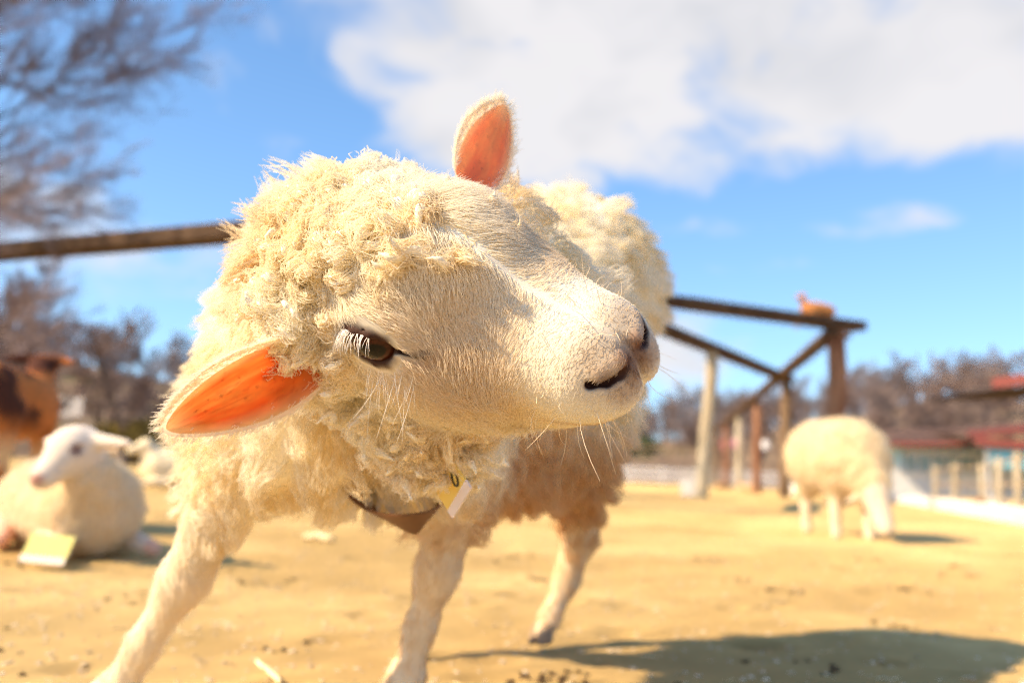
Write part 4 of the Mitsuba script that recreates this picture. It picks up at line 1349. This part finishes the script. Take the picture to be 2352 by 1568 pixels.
# kerb and yard fence on the right
diffuse('concrete', mikit.proc(lambda p, n, uv: mikit.mix((.56, .52, .48), (.70, .67, .64), mikit.fbm(p.x * 4, p.y * 4, p.z * 4, 3))), .9, .1)
ka, kb = G(2440, 1218)[:2], G(2035, 1146)[:2]
kd = unit(kb - ka)
kl = np.linalg.norm(kb - ka)
kg = thing('kerb', 'pale concrete kerb along the right side of the yard', 'kerb')
n_st = 14
for k in range(n_st):
    c0 = ka + kd * (kl * (k + .5) / n_st)
    obj('stone', mikit.ply(box((*c0, .045 + .008 * (k % 3)), (kl / n_st / 2 - .012, .11, .09), math.atan2(kd[1], kd[0]) + .004 * (k % 2), .012), 'concrete'), kg)
fg = thing('yard_fence', 'fence of pale wooden posts and thin rails behind the right kerb', 'fence')
for k, (px, base_) in enumerate(((2400, 1188), (2341, 1176), (2297, 1168), (2258, 1160), (2196, 1156), (2150, 1150))):
    p = G(px, base_)
    obj('post', mikit.ply(log((p[0], p[1], -.15), (p[0], p[1], .88), .062, .058, 9, 4, 200 + k), 'log_pale', smooth=50), fg)
    if k:
        for h in (.42, .80):
            obj('rail', mikit.ply(beam((q0[0], q0[1] - .075, h), (p[0], p[1] - .075, h), .018, .024, 300 + k), 'rail_wood'), fg)
    q0 = p


# people on the bank
def person_body(p):
    d = smin(ell(p, (0, 0, 1.18), (.19, .12, .26)), ell(p, (0, 0, .92), (.17, .12, .15)), .06)
    d = smin(d, cap(p, (0, 0, 1.38), (0, .01, 1.50), .06, .055), .04)
    d = smin(d, ell(p, (0, -.01, 1.60), (.078, .092, .112)), .03)
    d = smin(d, ell(p, (0, -.105, 1.585), (.014, .018, .022)), .01)
    for s in (-1, 1):
        d = smin(d, ell(p, (s * .080, 0, 1.59), (.012, .022, .03)), .008)
        d = smin(d, chain(p, [A(s * .19, 0, 1.36), A(s * .25, .01, 1.10), A(s * .22, -.14, .92), A(s * .21, -.19, .90)], [.058, .045, .036, .030], .02), .03)
        d = smin(d, chain(p, [A(s * .09, 0, .90), A(s * .10, -.01, .50), A(s * .10, .01, .09)], [.095, .065, .045], .02), .03)
        d = smin(d, cap(p, (s * .10, .03, .045), (s * .11, -.13, .035), .045, .035), .02)
    return d


def person_paint(top, leg, hair, hat):
    def f(v):
        c = np.where((v[:, 2:] > .86), A(*top), A(*leg)) + np.zeros((len(v), 3))
        skin = ((v[:, 2] > 1.44) & (v[:, 1] < .02)) | ((v[:, 2] < .93) & (np.abs(v[:, 0]) > .17) & (v[:, 1] < -.13))
        c[skin] = (.62, .42, .32)
        c[(v[:, 2] > 1.655) | ((v[:, 2] > 1.50) & (v[:, 1] > .02))] = hat or hair
        c[v[:, 2] < .09] = (.05, .05, .05)
        return c
    return f


for px, d, turn, paint, lab in ((1690, 56.0, .3, person_paint((.70, .22, .36), (.05, .06, .10), (.03, .02, .02), (.80, .78, .76)), 'person in a pink jacket and white cap behind the white fence'),
                                (1757, 55.4, -.4, person_paint((.78, .77, .76), (.10, .09, .10), (.04, .03, .02), None), 'person in a white coat behind the white fence'),
                                (1662, 57.0, .8, person_paint((.60, .18, .30), (.06, .06, .09), (.04, .03, .02), None), 'person in a dark pink top left of the pink jacket')):
    g = thing('person', lab, 'person')
    p0 = P(px, 1085, d)
    animal(g, person_body, (-.40, -.30, -.02), (.40, .22, 1.78), .022, A(p0[0], p0[1], float(rise(np.array(p0[0]), np.array(p0[1])))), turn, paint)

# small animals far off on the right
for px, base_, d_, sc, turn, col, lab in ((1655, 1122, 17.5, .55, 30, (.60, .34, .14), 'small tan goat lying between the far posts'), (1712, 1128, 17.0, .60, 150, (.66, .42, .22), 'small tan goat lying in front of the far red post'),
                                          (1836, 1140, 9.2, .62, 120, (.88, .82, .72), 'white lamb lying left of the grazing sheep'), (2252, 1166, 12.6, .42, 60, (.28, .13, .06), 'small dark brown goat lying by the kerb'),
                                          (2290, 1166, 12.2, .40, 200, (.84, .80, .74), 'small white lamb lying by the kerb')):
    g = thing('goat' if 'goat' in lab else 'sheep', lab, 'goat' if 'goat' in lab else 'sheep')
    q = G(px, base_)
    animal(g, lambda p, sc=sc: lying_body((p / sc).astype(np.float32)) * sc, A(-.56, -.26, -.01) * sc, A(.52, .30, .52) * sc, .026 * sc, A(q[0], q[1], 0), math.radians(turn), lambda v, col=col: cream(v * 2, col, .12))

# ------------------------------------------------------------------ litter of the yard
r = np.random.default_rng(17)


def scatter(n, ymin, ymax, spread=.62):
    y = ymin * (ymax / ymin) ** r.uniform(0, 1, n)
    return np.stack([r.uniform(-spread, spread, n) * y * 1.15, y, np.zeros(n)], 1)


def height(p):
    nearw = np.exp(-(np.hypot(p[:, 0], p[:, 1] - 3) / 6) ** 4)
    q = np.stack([p[:, 0], p[:, 1], p[:, 0] * 0], 1)
    return (meshkit.fbm(q * A(1.1, 1.1, 0), 4, 3) - .5) * .030 * nearw + (meshkit.fbm(q * A(9, 9, 0), 3, 8) - .5) * .012 * nearw - .004


def grains(pos, size, squash, seed):
    m = trimesh.creation.icosphere(1)
    rr = np.random.default_rng(seed)
    v = m.vertices[None] * (1 + .28 * rr.normal(size=(len(pos), len(m.vertices), 1)).clip(-1.5, 1.5)) * size[:, None, None] * A(1, 1, squash)
    pos = pos.copy()
    pos[:, 2] = height(pos) + size * squash * .35
    v = v + pos[:, None]
    return v.reshape(-1, 3), (m.faces[None] + (np.arange(len(pos)) * len(m.vertices))[:, None, None]).reshape(-1, 3)


diffuse('pebble', mikit.proc(lambda p, n, uv: mikit.mix((.42, .32, .18), (.72, .62, .46), mikit.cell_rand(p.x * 60, p.y * 60))), .9, .1)
diffuse('dropping', (.10, .065, .035), .9, .1)
diffuse('straw', mikit.proc(lambda p, n, uv: mikit.mix((.62, .48, .24), (.86, .76, .52), mikit.noise(p.x * 30, p.y * 30))), .8, .2)
ps = scatter(2600, .75, 6)
obj('pebbles', mikit.ply(grains(ps, r.uniform(.0015, .0052, len(ps)), .6, 3), 'pebble', smooth=False), None, 'small pebbles and grit on the sand', 'pebbles', kind='stuff')
cl = scatter(44, .95, 5)
ps = np.vstack([c + np.pad(r.normal(size=(r.integers(4, 14), 2)) * .035, ((0, 0), (0, 1))) for c in cl])
obj('droppings', mikit.ply(grains(ps, r.uniform(.003, .0065, len(ps)), .75, 4), 'dropping', smooth=False), None, 'dark droppings strewn on the sand', 'droppings', kind='stuff')
ps = scatter(260, .8, 5)
ang = r.uniform(0, 6.28, len(ps))
L = r.uniform(.008, .040, len(ps))
dirs = np.stack([np.cos(ang), np.sin(ang), r.normal(size=len(ps)) * .1], 1)
ps[:, 2] = height(ps) + .002
path = ps[:, None] + dirs[:, None] * (L[:, None] * np.linspace(-.5, .5, 4))[..., None] + r.normal(size=(len(ps), 4, 3)) * .0012
obj('straw', mikit.ply(tubes(path, np.full((len(ps), 4), .0011), 4), 'straw', smooth=True), None, 'bits of straw on the sand', 'straw', kind='stuff')
for (a, b), lab in (((P(590, 1525, 1.13), P(640, 1568, 1.06)), 'pale straw stalk on the sand between the front legs'), ((P(702, 1236, 2.9), P(760, 1243, 2.9)), 'white stick on the sand below the throat wool')):
    a = G(*((590, 1525) if 'stalk' in lab else (702, 1240)))
    b = G(*((645, 1575) if 'stalk' in lab else (762, 1246)))
    rr = .0035 if 'stalk' in lab else .013
    m = tubes(np.linspace(a + A(0, 0, rr * 1.1), b + A(0, 0, rr * 1.3), 6)[None] + r.normal(size=(1, 6, 3)) * rr * .25, np.full((1, 6), rr), 7)
    obj('straw_stalk' if 'stalk' in lab else 'stick', mikit.ply(m, 'straw', smooth=True), None, lab, 'straw' if 'stalk' in lab else 'stick')
# ------------------------------------------------------------------ ground
def sand(p, n, uv):
    a = mikit.fbm(p.x * 2.1, p.y * 2.1, 0, 4)
    b = mikit.fbm(p.x * 17, p.y * 17, 3, 3)
    c = mikit.mix((.360, .248, .100), (.460, .328, .142), mikit.smoothstep(.3, .7, a))
    d = mikit.fbm(p.x * .8 + 7, p.y * 2.2, 0, 3)
    return c * (.86 + .28 * b) * (.84 + .30 * d)


diffuse('sand', mikit.proc(sand), .95, .1)
xs = np.concatenate([-np.geomspace(2000, 6, 30), np.concatenate([np.linspace(-5.5, -1.62, 76), np.linspace(-1.6, 1.8, 190), np.linspace(1.82, 5.5, 74)]), np.geomspace(6, 2000, 30)])
ys = np.concatenate([-np.geomspace(2000, 1.2, 20), np.concatenate([np.linspace(-1, .58, 30), np.linspace(.6, 3.2, 150), np.linspace(3.23, 9, 110)]), np.geomspace(9.3, 2000, 40)])
gx, gy = np.meshgrid(xs, ys, indexing='ij')
near = np.exp(-(np.hypot(gx, gy - 3) / 6) ** 4)
gz = (meshkit.fbm(np.stack([gx * 1.1, gy * 1.1, gx * 0], -1), 4, 3) - .5) * .030 * near + (meshkit.fbm(np.stack([gx * 9, gy * 9, gx * 0], -1), 3, 8) - .5) * .012 * near - .004
hr = np.random.default_rng(5)
for q in range(150):          # hoof prints
    hy_ = .7 * (6 / .7) ** hr.uniform()
    hx_ = hr.uniform(-.62, .62) * hy_ * 1.1
    t = hr.uniform(0, 6.28)
    dx, dy = gx - hx_, gy - hy_
    a, b = dx * math.cos(t) + dy * math.sin(t), -dx * math.sin(t) + dy * math.cos(t)
    e = (a / .036) ** 2 + ((np.abs(b) - .011) / .016) ** 2
    gz += -.009 * np.exp(-e ** 1.5) + .003 * np.exp(-((np.sqrt(e) - 1.7) / .5) ** 2) * (e < 9)
i, j = np.meshgrid(np.arange(len(xs) - 1), np.arange(len(ys) - 1), indexing='ij')
k = len(ys)
gq = np.stack([i * k + j, (i + 1) * k + j, (i + 1) * k + j + 1, i * k + j + 1], -1).reshape(-1, 4)
obj('ground', mikit.ply((np.stack([gx, gy, gz], -1).reshape(-1, 3), gq), 'sand', smooth=True), kind='structure')
